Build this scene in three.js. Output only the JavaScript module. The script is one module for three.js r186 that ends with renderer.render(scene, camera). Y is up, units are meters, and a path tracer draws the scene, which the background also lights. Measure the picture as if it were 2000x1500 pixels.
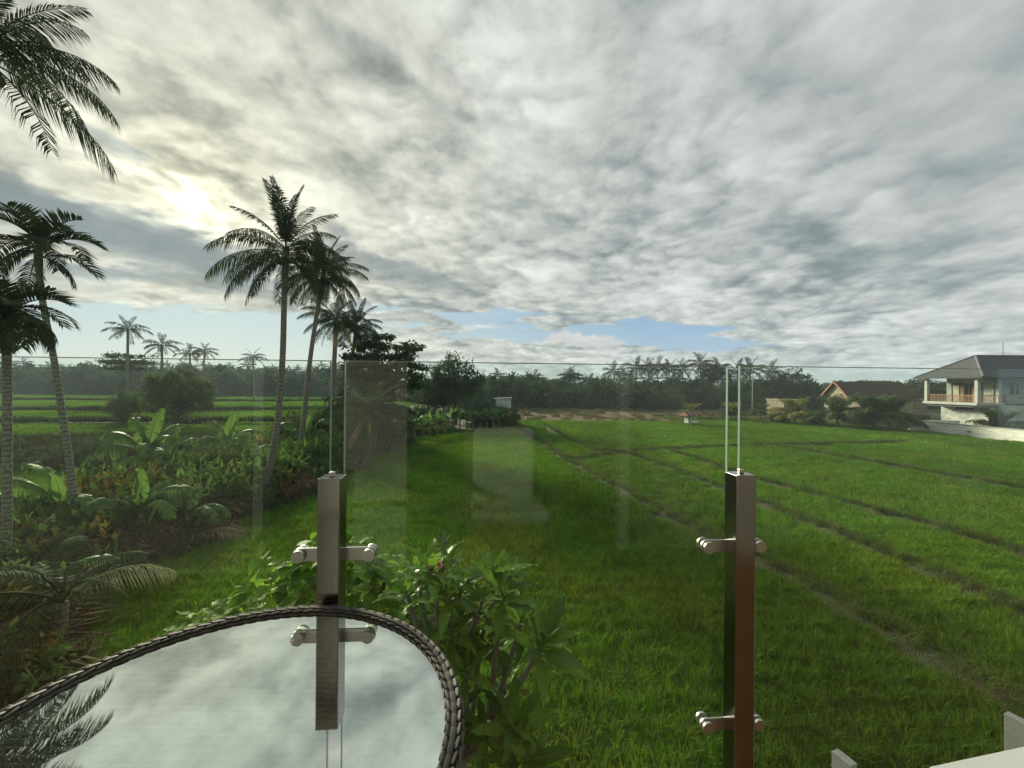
import * as THREE from 'three';
import { mergeGeometries, mergeVertices } from 'three/addons/utils/BufferGeometryUtils.js';
import { RoundedBoxGeometry } from 'three/addons/geometries/RoundedBoxGeometry.js';
import { createNoise2D, createNoise3D } from 'simplex-noise';

// ---------------------------------------------------------------- random numbers and noise
function mulberry(a) { return () => { a = (a + 0x6d2b79f5) | 0; let t = Math.imul(a ^ (a >>> 15), 1 | a); t = (t + Math.imul(t ^ (t >>> 7), 61 | t)) ^ t; return ((t ^ (t >>> 14)) >>> 0) / 4294967296; }; }
let rnd = mulberry(11);
const rr = (a, b) => a + (b - a) * rnd();
const pick = (a) => a[Math.floor(rnd() * a.length)];
const N2 = createNoise2D(mulberry(5)), N3 = createNoise3D(mulberry(6));
function fbm(x, y, oct = 5, gain = 0.5, lac = 2.03) { let s = 0, a = 1, t = 0; for (let i = 0; i < oct; i++) { s += a * N2(x, y); t += a; a *= gain; x = x * lac + 17.3; y = y * lac - 9.1; } return s / t; }
const clamp = (x, a = 0, b = 1) => Math.min(b, Math.max(a, x));
const sstep = (a, b, x) => { const t = clamp((x - a) / (b - a)); return t * t * (3 - 2 * t); };
const mix = (a, b, t) => a + (b - a) * t;

// ---------------------------------------------------------------- camera, sky, sun, exposure
const scene = new THREE.Scene();
const camera = new THREE.PerspectiveCamera(85.7, 4 / 3, 0.02, 9000);
const EYE = 5.0;                                     // eye height above the paddies, on the upper terrace
camera.position.set(0, EYE, 0);
camera.rotation.set(0.0025, 0, 0.0087, 'YXZ');

const renderer = new THREE.WebGLRenderer({ antialias: true });
renderer.toneMapping = THREE.LinearToneMapping;
renderer.toneMappingExposure = 1.48;
renderer.shadowMap.enabled = true;
scene.fog = new THREE.FogExp2(new THREE.Color(0.70, 0.88, 1.0), 0.00065);

const SUN = new THREE.Vector3(-0.7725, 0.4345, -1).normalize();
const sun = new THREE.DirectionalLight(new THREE.Color(1.0, 0.9, 0.66), 5.0);
sun.position.copy(SUN).multiplyScalar(120); sun.target.position.set(0, 0, 0);
sun.castShadow = true; sun.shadow.radius = 24; sun.shadow.mapSize.set(4096, 4096);
Object.assign(sun.shadow.camera, { left: -90, right: 90, top: 60, bottom: -60, near: 1, far: 320 });
scene.add(sun, sun.target);

function cell(x, y) {                                // distance to the nearest of scattered points
  const i = Math.floor(x), j = Math.floor(y); let best = 9;
  for (let q = -1; q <= 1; q++) for (let p = -1; p <= 1; p++) {
    let h = Math.imul(i + p, 374761393) + Math.imul(j + q, 668265263); h = Math.imul(h ^ (h >>> 13), 1274126177); h ^= h >>> 16;
    const dx = i + p + (h & 1023) / 1023 - x, dy = j + q + ((h >>> 10) & 1023) / 1023 - y, d = dx * dx + dy * dy; if (d < best) best = d;
  }
  return Math.sqrt(best);
}
// a sheet of backlit altocumulus, thinner round the sun, with darker banks low on the sun's side and clear air under its edge
function skyAt(dx, dy, dz) {
  const el = Math.asin(clamp(dy, -1, 1)), g = Math.acos(clamp(dx * SUN.x + dy * SUN.y + dz * SUN.z, -1, 1)) * 57.3;
  const az = Math.atan2(dx, -dz), front = Math.max(Math.cos(az), 0.12), tx = Math.tan(clamp(az, -1.45, 1.45)), ty = Math.tan(clamp(el, 0, 1.5)) / front;
  // the clear air behind the clouds
  const warm = Math.exp(-Math.pow((az + 0.62) / 0.62, 2)), low = Math.exp(-el * 13);
  let r = mix(0.16, 0.38, low), gg = mix(0.29, 0.47, low), b = mix(0.44, 0.52, low);
  r = mix(r, mix(0.38, 0.66, low), warm); gg = mix(gg, mix(0.49, 0.68, low), warm); b = mix(b, mix(0.51, 0.53, low), warm);
  // cloud sheet, seen as a flat layer
  const k = 1 / (dy + 0.13), X = dx * k, Z = -dz * k, a = (X * 0.31 + Z * 0.95), c = (X * 0.95 - Z * 0.31);
  const far = clamp(k / 9, 0, 1);
  const wx = fbm(a * 0.9 + 3.1, c * 1.0, 3), wy = fbm(a * 0.9 - 8.2, c * 1.0 + 4, 3);
  const big = fbm(a * 0.5 + wx * 0.1, c * 0.8 + wy * 0.1, 3, 0.5);
  const mid = fbm(a * 2.2 + 7, c * 2.4, 6, 0.56);
  const pa = a * 3.0 + wx * 0.5 + mid * 0.3, pc = c * 3.3 + wy * 0.5 + mid * 0.3;
  const puff = (0.47 - cell(pa, pc)) * 1.1 * (0.55 + 0.9 * sstep(-0.3, 0.5, wx)) + (0.47 - cell(pa * 2.1 + 5, pc * 2.1 - 3)) * 0.85 * (0.5 + 1.0 * sstep(-0.4, 0.4, wy));
  const fine = fbm(a * 8 + wx * 0.3, c * 8 + wy * 0.3, 4, 0.6);
  const smoothSide = sstep(0.1, 1.3, tx) * sstep(0.1, 0.5, ty);
  let v = big * 0.62 + mid * mix(0.55, 0.36, smoothSide) + puff * mix(0.85, 0.34, smoothSide) + fine * mix(0.38, 0.08, smoothSide);
  // thicker, darker banks
  const bank = (x0, y0, x1, y1, w, s) => {          // a long bank from one bearing to another, as slopes
    const ex = x1 - x0, ey = y1 - y0, L2 = ex * ex + ey * ey, px = tx - x0 + wx * 0.05, py = ty - y0 + wy * 0.03 + mid * 0.03 + puff * 0.012;
    const t = (px * ex + py * ey) / L2, d = (px * ey - py * ex) / Math.sqrt(L2);
    const ends = sstep(-0.12, 0.16, t) * (1 - sstep(0.78, 1.15, t));
    return s * ends * sstep(-w * 1.1, -w * 0.4, d) * (1 - sstep(w * 0.0, w * 1.5, d));
  };
  let dark = 0;
  if (dz < 0) {
    dark = Math.max(bank(-1.45, 0.51, -0.50, 0.222, 0.066, 1.0), bank(-1.3, 0.295, -0.5, 0.215, 0.03, 0.7), bank(-0.47, 0.345, -0.13, 0.235, 0.026, 0.62), bank(-0.42, 0.20, -0.16, 0.187, 0.010, 0.6), bank(-0.36, 0.17, -0.1, 0.16, 0.009, 0.5), bank(-1.05, 0.64, -0.88, 0.56, 0.03, 0.55));
  }
  const bodyLum = 0.325 + 0.13 * Math.exp(-g / 26) + 0.07 * Math.exp(-el * 5.5);
  let lum = bodyLum * (1 + 0.60 * clamp(v, -0.75, 1.0));
  lum = mix(lum, bodyLum * 0.50, dark * 0.92);
  const tint = Math.exp(-g / 30) * (1 - 0.75 * dark), veil = Math.max(sstep(0.1, -0.55, v) * (1 - tint), dark * 0.9);
  let cr = lum * mix(0.93, 1.05, tint) * (1 - 0.13 * veil), cg = lum * mix(1.0, 1.03, tint) * (1 - 0.02 * veil), cb = lum * mix(1.0, 0.78, tint) * (1 + 0.05 * veil);
  // the sun through thin cloud
  const thin = clamp(0.75 + v * 1.3, 0.35, 1.9) * (1 - 0.85 * dark);
  const gs = g * (1 + 0.8 * clamp(-fine - puff * 0.5, -0.4, 0.9)), core = 3.0 * Math.exp(-Math.pow(gs / 0.8, 2)) + 0.34 * Math.exp(-gs / 2.0) + 0.07 * Math.exp(-g / 9);
  cr += core * thin; cg += core * thin * 0.95; cb += core * thin * 0.66;
  // where the sheet ends: clean air low over the horizon on the left, torn gaps further right
  const leftEdge = sstep(-0.25, -0.52, tx), rightSide = sstep(0.42, 0.85, tx);
  const edge = 0.178 + 0.012 * fbm(tx * 5, 2.2, 3) - 0.05 * (tx + 0.75);
  let cover = 1;
  if (dz < 0) {
    const gapC = Math.exp(-Math.pow((ty - 0.135 + 0.05 * tx) / 0.062, 2)) * (1 - rightSide) ;
    const torn = fbm(tx * 3.2 + 5 + wx * 0.25, ty * 17 + 2, 5, 0.55);
    const hole = sstep(0.02, 0.20, gapC * 0.55 + torn * 0.85 - 0.30 - (1 - gapC) * 0.5);
    const blue = Math.exp(-Math.pow((tx - 0.36) / 0.17, 2) - Math.pow((ty - 0.137) / 0.019, 2)) * 1.5 + fbm(tx * 6, ty * 30 + 7, 4) * 0.45;
    cover = 1 - Math.max(hole * 0.9, sstep(0.42, 0.8, blue) * 0.95) * (1 - leftEdge);
    const clearL = 1 - sstep(edge - 0.012, edge + 0.012, ty + 0.02 * fbm(tx * 4, ty * 26, 4));
    cover *= 1 - clearL * leftEdge;
    // low heaps over the horizon
    const top = 0.072 + 0.03 * fbm(tx * 3 + 1.4, 0.3, 5, 0.55) + 0.055 * Math.exp(-Math.pow((tx - 0.16) / 0.12, 2)) + 0.03 * sstep(0.3, 0.9, tx);
    const heap = (1 - sstep(top - 0.006, top + 0.006, ty + 0.022 * Math.abs(fbm(tx * 12, ty * 22, 5, 0.6)))) * (1 - leftEdge);
    const hl = 0.41 + 0.11 * sstep(-0.05, 0.015, ty - top) + 0.08 * fbm(tx * 7, ty * 26, 4), hw = Math.exp(-g / 55);
    const hc = heap * 0.8 * mix(0.6, 1, sstep(0.0, 0.05, ty));
    r = mix(r, hl * mix(1.0, 1.16, hw), hc); gg = mix(gg, hl * mix(1.0, 1.1, hw), hc); b = mix(b, hl * mix(1.02, 0.93, hw), hc);
  } else cover = sstep(0.01, 0.10, el + 0.04 * fbm(az * 6, el * 20, 4));
  const hz = Math.exp(-el * 30) * 0.5;
  r = mix(r, cr, cover); gg = mix(gg, cg, cover); b = mix(b, cb, cover);
  const q = Math.exp(-Math.pow((az + 0.4) / 0.9, 2));
  return [mix(r, mix(0.46, 0.62, q), hz), mix(gg, mix(0.50, 0.62, q), hz), mix(b, mix(0.52, 0.48, q), hz)];
}
{
  const W = 3584, H = 1792, d = new Float32Array(W * H * 4);
  for (let j = 0; j < H; j++) {
    const el = ((j + 0.5) / H - 0.5) * Math.PI, y = Math.sin(el), ce = Math.cos(el);
    if (y < -0.03) { for (let i = 0; i < W; i++) d.set([0.34, 0.37, 0.33, 1], (j * W + i) * 4); continue; }
    for (let i = 0; i < W; i++) {
      const ph = ((i + 0.5) / W - 0.5) * 2 * Math.PI;
      const c = skyAt(Math.cos(ph) * ce, Math.max(y, 0.001), Math.sin(ph) * ce), o = (j * W + i) * 4;
      d[o] = c[0]; d[o + 1] = c[1]; d[o + 2] = c[2]; d[o + 3] = 1;
    }
  }
  const t = new THREE.DataTexture(d, W, H, THREE.RGBAFormat, THREE.FloatType);
  t.mapping = THREE.EquirectangularReflectionMapping; t.magFilter = THREE.LinearFilter; t.minFilter = THREE.LinearFilter; t.colorSpace = THREE.LinearSRGBColorSpace; t.needsUpdate = true;
  scene.background = t; scene.environment = t;
}
// ---------------------------------------------------------------- naming and helpers
const taken = new Map();
function numbered(name) { const n = taken.get(name) ?? 0; taken.set(name, n + 1); return n ? `${name}_${String(n).padStart(3, '0')}` : name; }
function tag(o, label, category, group, kind) { o.userData.label = label; if (category) o.userData.category = category; if (group) o.userData.group = group; if (kind) o.userData.kind = kind; return o; }
function shade(o) { o.traverse((m) => { if (m.isMesh) { m.castShadow = true; m.receiveShadow = true; } }); return o; }
function add(o, name) { o.name = numbered(name); scene.add(o); return o; }
function thing(name, label, category, [x, y, z] = [0, 0, 0], turn = 0, group) { const g = add(new THREE.Group(), name); g.position.set(x, y, z); g.rotation.y = turn; return tag(g, label, category, group); }
function part(parent, name, geo, mat) { const m = new THREE.Mesh(geo, mat); m.name = name; parent.add(m); return m; }
function single(name, geo, mat, label, category, group, kind) { return tag(add(new THREE.Mesh(geo, mat), name), label, category, group, kind); }
function col(r, g, b) { return new THREE.Color().setRGB(r, g, b); }
const V = (x, y, z) => new THREE.Vector3(x, y, z);
const box = (w, h, d, x = 0, y = 0, z = 0) => new THREE.BoxGeometry(w, h, d).translate(x, y, z);
const rbox = (w, h, d, r, x = 0, y = 0, z = 0, seg = 2) => new RoundedBoxGeometry(w, h, d, seg, r).translate(x, y, z);
const plain = (g) => { const n = g.index ? g.toNonIndexed() : g; for (const k of Object.keys(n.attributes)) if (!['position', 'normal', 'uv'].includes(k)) n.deleteAttribute(k); return n; };
const merge = (list) => mergeGeometries(list.map(plain), false);
const clone = (o, name) => { const c = o.clone(); add(c, name); return c; };
const F = 809;
const bearing = (u) => (u - 1000) / F;              // slope of a bearing, right of straight ahead
const at = (u, d) => bearing(u) * d;                // metres to the right at a distance d ahead

// a growing triangle soup
class Soup {
  constructor() { this.p = []; this.n = []; this.c = []; this.u = []; }
  tri(a, b, c, cl, ua, ub, uc) {
    const ux = b[0] - a[0], uy = b[1] - a[1], uz = b[2] - a[2], vx = c[0] - a[0], vy = c[1] - a[1], vz = c[2] - a[2];
    let nx = uy * vz - uz * vy, ny = uz * vx - ux * vz, nz = ux * vy - uy * vx; const l = Math.hypot(nx, ny, nz) || 1; nx /= l; ny /= l; nz /= l;
    this.p.push(...a, ...b, ...c); this.n.push(nx, ny, nz, nx, ny, nz, nx, ny, nz);
    if (cl) this.c.push(...cl, ...cl, ...cl);
    this.u.push(...(ua ?? [0, 0]), ...(ub ?? [1, 0]), ...(uc ?? [1, 1]));
  }
  quad(a, b, c, d, cl) { this.tri(a, b, c, cl, [0, 0], [1, 0], [1, 1]); this.tri(a, c, d, cl, [0, 0], [1, 1], [0, 1]); }
  geo(smooth) {
    const g = new THREE.BufferGeometry();
    g.setAttribute('position', new THREE.Float32BufferAttribute(this.p, 3));
    g.setAttribute('normal', new THREE.Float32BufferAttribute(this.n, 3));
    g.setAttribute('uv', new THREE.Float32BufferAttribute(this.u, 2));
    if (this.c.length) g.setAttribute('color', new THREE.Float32BufferAttribute(this.c, 3));
    if (smooth) { g.deleteAttribute('normal'); g.deleteAttribute('uv'); const m = mergeVertices(g, 1e-4); m.computeVertexNormals(); return m; }
    return g;
  }
}
// a tube through points with a radius at each
function limb(points, radii, sides = 7, uvScale = 1) {
  const curve = new THREE.CatmullRomCurve3(points), n = Math.max(4, (points.length - 1) * 4), pos = [], uv = [], idx = [];
  const fr = curve.computeFrenetFrames(n, false), L = curve.getLength();
  for (let i = 0; i <= n; i++) {
    const t = i / n, p = curve.getPoint(t), k = t * (radii.length - 1), k0 = Math.min(Math.floor(k), radii.length - 2), r = mix(radii[k0], radii[k0 + 1], k - k0);
    for (let j = 0; j <= sides; j++) {
      const a = (j / sides) * Math.PI * 2, q = p.clone().addScaledVector(fr.normals[i], Math.cos(a) * r).addScaledVector(fr.binormals[i], Math.sin(a) * r);
      pos.push(q.x, q.y, q.z); uv.push((j / sides) * Math.max(0.2, radii[0] * 6) * uvScale, t * L * uvScale);
    }
  }
  for (let i = 0; i < n; i++) for (let j = 0; j < sides; j++) { const a = i * (sides + 1) + j, b = a + sides + 1; idx.push(a, b, a + 1, b, b + 1, a + 1); }
  const c0 = pos.length / 3; const pe = points[points.length - 1]; pos.push(pe.x, pe.y, pe.z); uv.push(0, 0);
  for (let j = 0; j < sides; j++) idx.push(n * (sides + 1) + j, c0, n * (sides + 1) + j + 1);
  const g = new THREE.BufferGeometry();
  g.setAttribute('position', new THREE.Float32BufferAttribute(pos, 3)); g.setAttribute('uv', new THREE.Float32BufferAttribute(uv, 2)); g.setIndex(idx); g.computeVertexNormals();
  return g;
}
function texture(size, fn, { srgb = true, repeat = [1, 1] } = {}) {
  const d = new Uint8Array(size * size * 4);
  for (let j = 0; j < size; j++) for (let i = 0; i < size; i++) { const c = fn(i / size, j / size), o = (j * size + i) * 4; d[o] = clamp(c[0]) * 255; d[o + 1] = clamp(c[1]) * 255; d[o + 2] = clamp(c[2]) * 255; d[o + 3] = 255; }
  const t = new THREE.DataTexture(d, size, size); t.wrapS = t.wrapT = THREE.RepeatWrapping; t.magFilter = THREE.LinearFilter; t.minFilter = THREE.LinearMipmapLinearFilter; t.generateMipmaps = true;
  if (srgb) t.colorSpace = THREE.SRGBColorSpace; t.repeat.set(...repeat); t.needsUpdate = true; return t;
}
const tile = (x, y, f, o = 4, gain = 0.5) => {       // tileable noise from a torus
  const a = x * 6.2832, b = y * 6.2832; let s = 0, am = 1, t = 0, q = f / 6.2832;
  for (let i = 0; i < o; i++) { s += am * N3(Math.cos(a) * q + i * 7, Math.sin(a) * q + Math.cos(b) * q, Math.sin(b) * q - i * 3); t += am; am *= gain; q *= 2; } return s / t;
};
const toS = (v) => (v <= 0.0031308 ? v * 12.92 : 1.055 * Math.pow(v, 1 / 2.4) - 0.055);
const srgb = (r, g, b) => [toS(Math.max(0, r)), toS(Math.max(0, g)), toS(Math.max(0, b))];

// ---------------------------------------------------------------- materials
const std = (c, roughness = 0.8, o = {}) => new THREE.MeshStandardMaterial({ color: c, roughness, side: THREE.DoubleSide, ...o });
const phys = (c, roughness, o = {}) => new THREE.MeshPhysicalMaterial({ color: c, roughness, side: THREE.DoubleSide, ...o });
const leafMat = (c, through = 0.4, o = {}) => new THREE.MeshPhysicalMaterial({ color: c, roughness: 0.95, transmission: through, thickness: 0, specularIntensity: 0.22, side: THREE.DoubleSide, ...o });
const tBark = texture(256, (x, y) => { const ring = Math.pow(Math.abs(Math.sin(y * 6.2832 * 5 + tile(x, y, 8, 3) * 1.2)), 9), n = tile(x, y, 18, 4, 0.6); const v = 0.8 + n * 0.25 - ring * 0.3; return [v, v * 0.99, v * 0.96]; });
const tBarkB = texture(256, (x, y) => { const ring = Math.pow(Math.abs(Math.sin(y * 6.2832 * 5 + tile(x, y, 8, 3) * 1.2)), 9), n = tile(x, y, 26, 4, 0.6); const v = 0.6 + n * 0.3 - ring * 0.4; return [v, v, v]; }, { srgb: false });
const tRough = texture(256, (x, y) => { const n = 0.5 + 0.5 * tile(x, y, 22, 5, 0.6); return [n, n, n]; }, { srgb: false });
const tGrain = texture(256, (x, y) => { const n = 0.9 + 0.2 * tile(x, y, 20, 5, 0.6); return [n, n, n]; });
const tPatch = texture(512, (x, y) => { const n = 0.84 + 0.22 * tile(x, y, 7, 5, 0.55) + 0.05 * tile(x + 0.3, y, 60, 3); return [n, n * 0.995, n * 0.975]; });
const M = {
  palmBark: std(col(0.40, 0.36, 0.29), 0.9, { map: tBark, bumpMap: tBarkB, bumpScale: 0.02 }),
  arecaBark: std(col(0.33, 0.36, 0.26), 0.8, { map: tBark, bumpMap: tBarkB, bumpScale: 0.012 }),
  bark: std(col(0.12, 0.095, 0.07), 0.95, { map: tGrain, bumpMap: tRough, bumpScale: 0.03 }),
  plumeriaBark: std(col(0.24, 0.23, 0.19), 0.8, { map: tGrain, bumpMap: tRough, bumpScale: 0.004 }),
  palmLeaf: leafMat(col(0.032, 0.052, 0.018), 0.16),
  palmLeafB: leafMat(col(0.050, 0.075, 0.024), 0.2),
  palmYellow: leafMat(col(0.24, 0.22, 0.06), 0.35),
  palmDry: leafMat(col(0.26, 0.19, 0.11), 0.2),
  palmStraw: leafMat(col(0.34, 0.33, 0.17), 0.3),
  rib: std(col(0.20, 0.21, 0.08), 0.6),
  crown: leafMat(col(0.055, 0.085, 0.030), 0.3), crownB: leafMat(col(0.075, 0.115, 0.035), 0.32), crownC: leafMat(col(0.10, 0.15, 0.05), 0.34), crownRed: leafMat(col(0.12, 0.05, 0.04), 0.3),
  banana: leafMat(col(0.13, 0.24, 0.045), 0.45, { clearcoat: 0.15, clearcoatRoughness: 0.4 }),
  bananaB: leafMat(col(0.085, 0.16, 0.045), 0.38, { clearcoat: 0.2, clearcoatRoughness: 0.4 }),
  bananaDry: leafMat(col(0.20, 0.14, 0.08), 0.2),
  bananaStem: std(col(0.22, 0.22, 0.09), 0.6, { map: tGrain }),
  coconut: std(col(0.18, 0.17, 0.05), 0.5),
};
// ---------------------------------------------------------------- ground, paddies, bunds
const ROW = -9.2;                                    // the garden bank runs along the left of the field, straight away from the terrace
function bankEdge(d) { return d < 36 ? ROW + 0.5 * Math.sin(d * 0.4) + 0.3 * Math.sin(d * 1.1) + (d < 10 ? (10 - d) * 0.35 : 0) : ROW + Math.pow(Math.min(d, 46) - 36, 2) * 0.085; }
function groundY(x, d) {
  let y = 0.05 * fbm(x * 0.11, d * 0.11, 3);
  const e = bankEdge(d);
  if (d < 55) {                                      // the bank: a low mound of earth and litter
    const t = e - x;
    const mound = sstep(0, 1.6, t) * (1 - sstep(5.5, 8.5, t)) * (1 - sstep(38, 48, d));
    y += mound * (0.55 + 0.25 * fbm(x * 0.5, d * 0.5, 4));
    y -= sstep(6.5, 9, t) * (1 - sstep(26, 31, d)) * 0.9;   // the lower paddy beyond it
  }
  if (x < -12 && d > 30) y += 0.25 * sstep(30, 33, d) + 0.2 * sstep(45, 46, d) + 0.2 * sstep(62, 63, d);
  if (d > 140) y += (d - 140) * 0.004 * sstep(140, 300, d);
  return y;
}
// bunds between the paddies, as [right, ahead] in metres
const bunds = [
  [[0.6, 52], [1.6, 43], [3.0, 33], [3.7, 27.3], [4.6, 23.5], [5.6, 17.9], [6.4, 14.4], [7.4, 10.6], [7.7, 8.3], [8.0, 6.7], [8.3, 5.2]],
  [[4.0, 52], [5.1, 40], [6.4, 31.5], [8.4, 30.7]],
  [[3.7, 27.3], [6.2, 29.6], [8.4, 30.7]],
  [[8.4, 30.7], [9.4, 25.5], [10.2, 20.2], [10.6, 17.9], [11.0, 14.6], [11.2, 12.0], [11.4, 8.5], [11.6, 6]],
  [[8.4, 30.7], [12.2, 32.6], [13.0, 22.3], [14.3, 18.0], [15.0, 15.0], [15.4, 11.5], [15.6, 8]],
  [[12.2, 32.6], [22, 35.2], [24.2, 26.5], [25.2, 20.5], [26, 15]],
  [[22, 35.2], [36, 38]],
];
const bundsLeft = [
  [[-14, 36], [-24, 33.5], [-40, 31.5], [-60, 31]],
  [[-17, 50], [-34, 46.5], [-60, 45]],
  [[-20, 70], [-46, 63], [-80, 62]],
  [[-30, 105], [-60, 92], [-110, 90]],
];
const segs = [];
for (const b of [...bunds, ...bundsLeft]) for (let i = 0; i < b.length - 1; i++) segs.push([...b[i], ...b[i + 1]]);
function bundDist(x, d) {
  let best = 99;
  for (const [x0, d0, x1, d1] of segs) {
    if (d < Math.min(d0, d1) - 2 || d > Math.max(d0, d1) + 2 || x < Math.min(x0, x1) - 2 || x > Math.max(x0, x1) + 2) continue;
    const ex = x1 - x0, ed = d1 - d0, t = clamp(((x - x0) * ex + (d - d0) * ed) / (ex * ex + ed * ed));
    best = Math.min(best, Math.hypot(x - x0 - ex * t, d - d0 - ed * t));
  }
  return best;
}
const inBrown = (x, d) => { const l = -1 + 2.5 * fbm(d * 0.12, 1, 3), n0 = 58 + 2.5 * fbm(x * 0.1, 4, 3) - clamp((x - 10) * 0.1, 0, 3); return d > n0 && d < 84 && x > l && x < 40; };
function isField(x, d) {
  if (d < 4.6) return false;
  if (x > bankEdge(d) + 0.1 && d < 57 && x < 46.8) return bundDist(x, d) > (d > 34 ? 0.75 : d > 15 ? 0.5 : 0.36);
  if (x > 24 && d < 66 && x < 46 + (d - 50) * 0.3) return true;
  if (x < bankEdge(Math.min(d, 34)) - 8.2 && d < 128 && d > 7) { if (d > 26.5 && d < 32.2 + 0.1 * Math.abs(x + 20) && x > -70) return false; if (d > 36 && x > -13 - (d - 36) * 0.17) return false; return bundDist(x, d) > 0.7; }
  return false;
}
{
  // one sheet, fine near the terrace and coarse far out
  const xs = [], ds = [];
  for (let x = 0; x < 30; x += 0.35) xs.push(x); for (let x = 30; x < 120; x += 1.5) xs.push(x); for (let x = 120; x < 2300; x *= 1.35) xs.push(x);
  const X = [...xs.slice(1).reverse().map((v) => -v), ...xs];
  for (let d = -40; d < 3; d += 3) ds.push(d); for (let d = 3; d < 45; d += 0.35) ds.push(d); for (let d = 45; d < 130; d += 1.5) ds.push(d); for (let d = 130; d < 2600; d *= 1.3) ds.push(d);
  const pos = [], c = [], idx = [], uv = [];
  for (const d of ds) for (const x of X) {
    const b = bundDist(x, d), up = 0.24 * (1 - sstep(0.12, 0.34, b)) * (0.75 + 0.5 * fbm(x * 0.9, d * 0.9, 3));
    pos.push(x, groundY(x, d) + up, -d); uv.push(x, d);
    const n = fbm(x * 0.35, d * 0.35, 4), t = bankEdge(d) - x;
    let k = [0.055, 0.075, 0.028];                                                     // wet green soil under the rice
    if (b < 0.45) { const br = sstep(-0.15, 0.35, fbm(x * 0.8 + 9, d * 0.8, 4)); k = [mix(0.050, 0.078, br), mix(0.068, 0.060, br), mix(0.020, 0.028, br)]; }
    if (d < 55 && t > 0.2 && t < 8.4) { const br = sstep(-0.3, 0.25, n + 0.2); k = [mix(0.045, 0.13, br), mix(0.065, 0.088, br), mix(0.022, 0.055, br)]; }
    if (inBrown(x, d)) { const q = fbm(x * 0.2, d * 0.6, 4); k = q > 0.18 ? [0.09, 0.11, 0.04] : q > -0.15 ? [0.13, 0.062, 0.036] : [0.15, 0.085, 0.048]; }
    else if (d > 84) k = [0.08, 0.11, 0.035];
    c.push(k[0] * (1 + 0.3 * n), k[1] * (1 + 0.3 * n), k[2] * (1 + 0.3 * n));
  }
  const w = X.length;
  for (let j = 0; j < ds.length - 1; j++) for (let i = 0; i < w - 1; i++) { const a = j * w + i; idx.push(a, a + 1, a + w, a + 1, a + w + 1, a + w); }
  const g = new THREE.BufferGeometry(); g.setAttribute('position', new THREE.Float32BufferAttribute(pos, 3)); g.setAttribute('color', new THREE.Float32BufferAttribute(c, 3)); g.setAttribute('uv', new THREE.Float32BufferAttribute(uv, 2)); g.setIndex(idx); g.computeVertexNormals();
  tag(add(new THREE.Mesh(g, std(0xffffff, 0.95, { vertexColors: true, bumpMap: tRough, bumpScale: 0.05 })), 'ground'), 'earth and grass ground of paddies, bunds and garden bank', 'ground', null, 'structure');
}
// tufts: many thin bent blades in a square patch
function bladePatch(size, count, h, w, seed, { lean = 0.25, tones = [[1, 1, 1]], tall = 0.25, hill = 0 } = {}) {
  const R = mulberry(seed), s = new Soup(), m = hill ? Math.max(1, Math.round(size / hill)) : 0, hills = [];
  if (hill) for (let i = 0; i < m; i++) for (let j = 0; j < m; j++) hills.push([((i + 0.5) / m - 0.5) * size + (R() - 0.5) * hill * 0.45, ((j + 0.5) / m - 0.5) * size + (R() - 0.5) * hill * 0.45, 0.75 + 0.5 * R(), tones[Math.floor(R() * tones.length)]]);
  for (let i = 0; i < count; i++) {
    const c = hill ? hills[i % hills.length] : null, a = R() * 6.2832, q = Math.sqrt(R()) * hill * 0.28;
    const x = c ? c[0] + Math.cos(a) * q : (R() - 0.5) * size, z = c ? c[1] + Math.sin(a) * q : (R() - 0.5) * size, hh = h * (c ? c[2] : 1) * (1 - tall + 2 * tall * R()), l = lean * (0.2 + 1.4 * R()) * hh, ww = w * (0.6 + 0.7 * R());
    const b = c ? a + (R() - 0.5) * 1.6 : a, dx = Math.cos(b), dz = Math.sin(b), f = c ? R() * 3.14 : b + 1.5708, px = Math.cos(f) * ww / 2, pz = Math.sin(f) * ww / 2, cl = (c && R() < 0.6 ? c[3] : tones[Math.floor(R() * tones.length)]).map((v) => v * (0.75 + 0.5 * R()));
    const k = [x + dx * l * 0.32, hh * 0.62, z + dz * l * 0.32], t = [x + dx * l, hh * (1 - 0.25 * lean), z + dz * l];
    const a0 = [x - px * 0.8, 0, z - pz * 0.8], b0 = [x + px * 0.8, 0, z + pz * 0.8], a1 = [k[0] - px, k[1], k[2] - pz], b1 = [k[0] + px, k[1], k[2] + pz];
    s.tri(a0, b0, b1, cl); s.tri(a0, b1, a1, cl); s.tri(a1, b1, t, cl);
  }
  return s.geo();
}
const riceMat = leafMat(col(1, 1, 1), 0.42, { vertexColors: true });
const riceTones = [[0.108, 0.238, 0.013], [0.090, 0.210, 0.012], [0.134, 0.262, 0.016], [0.071, 0.178, 0.011], [0.172, 0.278, 0.026]];
function scatter(name, geos, mat, places, label, category) {
  geos.forEach((g, k) => {
    const mine = places.filter((_, i) => i % geos.length === k), im = new THREE.InstancedMesh(g, mat, mine.length), m = new THREE.Matrix4(), q = new THREE.Quaternion(), up = V(0, 1, 0);
    mine.forEach(([x, y, z, turn, sx, sy, c], i) => { q.setFromAxisAngle(up, turn); m.compose(V(x, y, z), q, V(sx, sy, sx)); im.setMatrixAt(i, m); im.setColorAt(i, col(...c)); });
    im.castShadow = im.receiveShadow = true;
    tag(add(im, name), label, category, null, 'stuff');
  });
}
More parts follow.
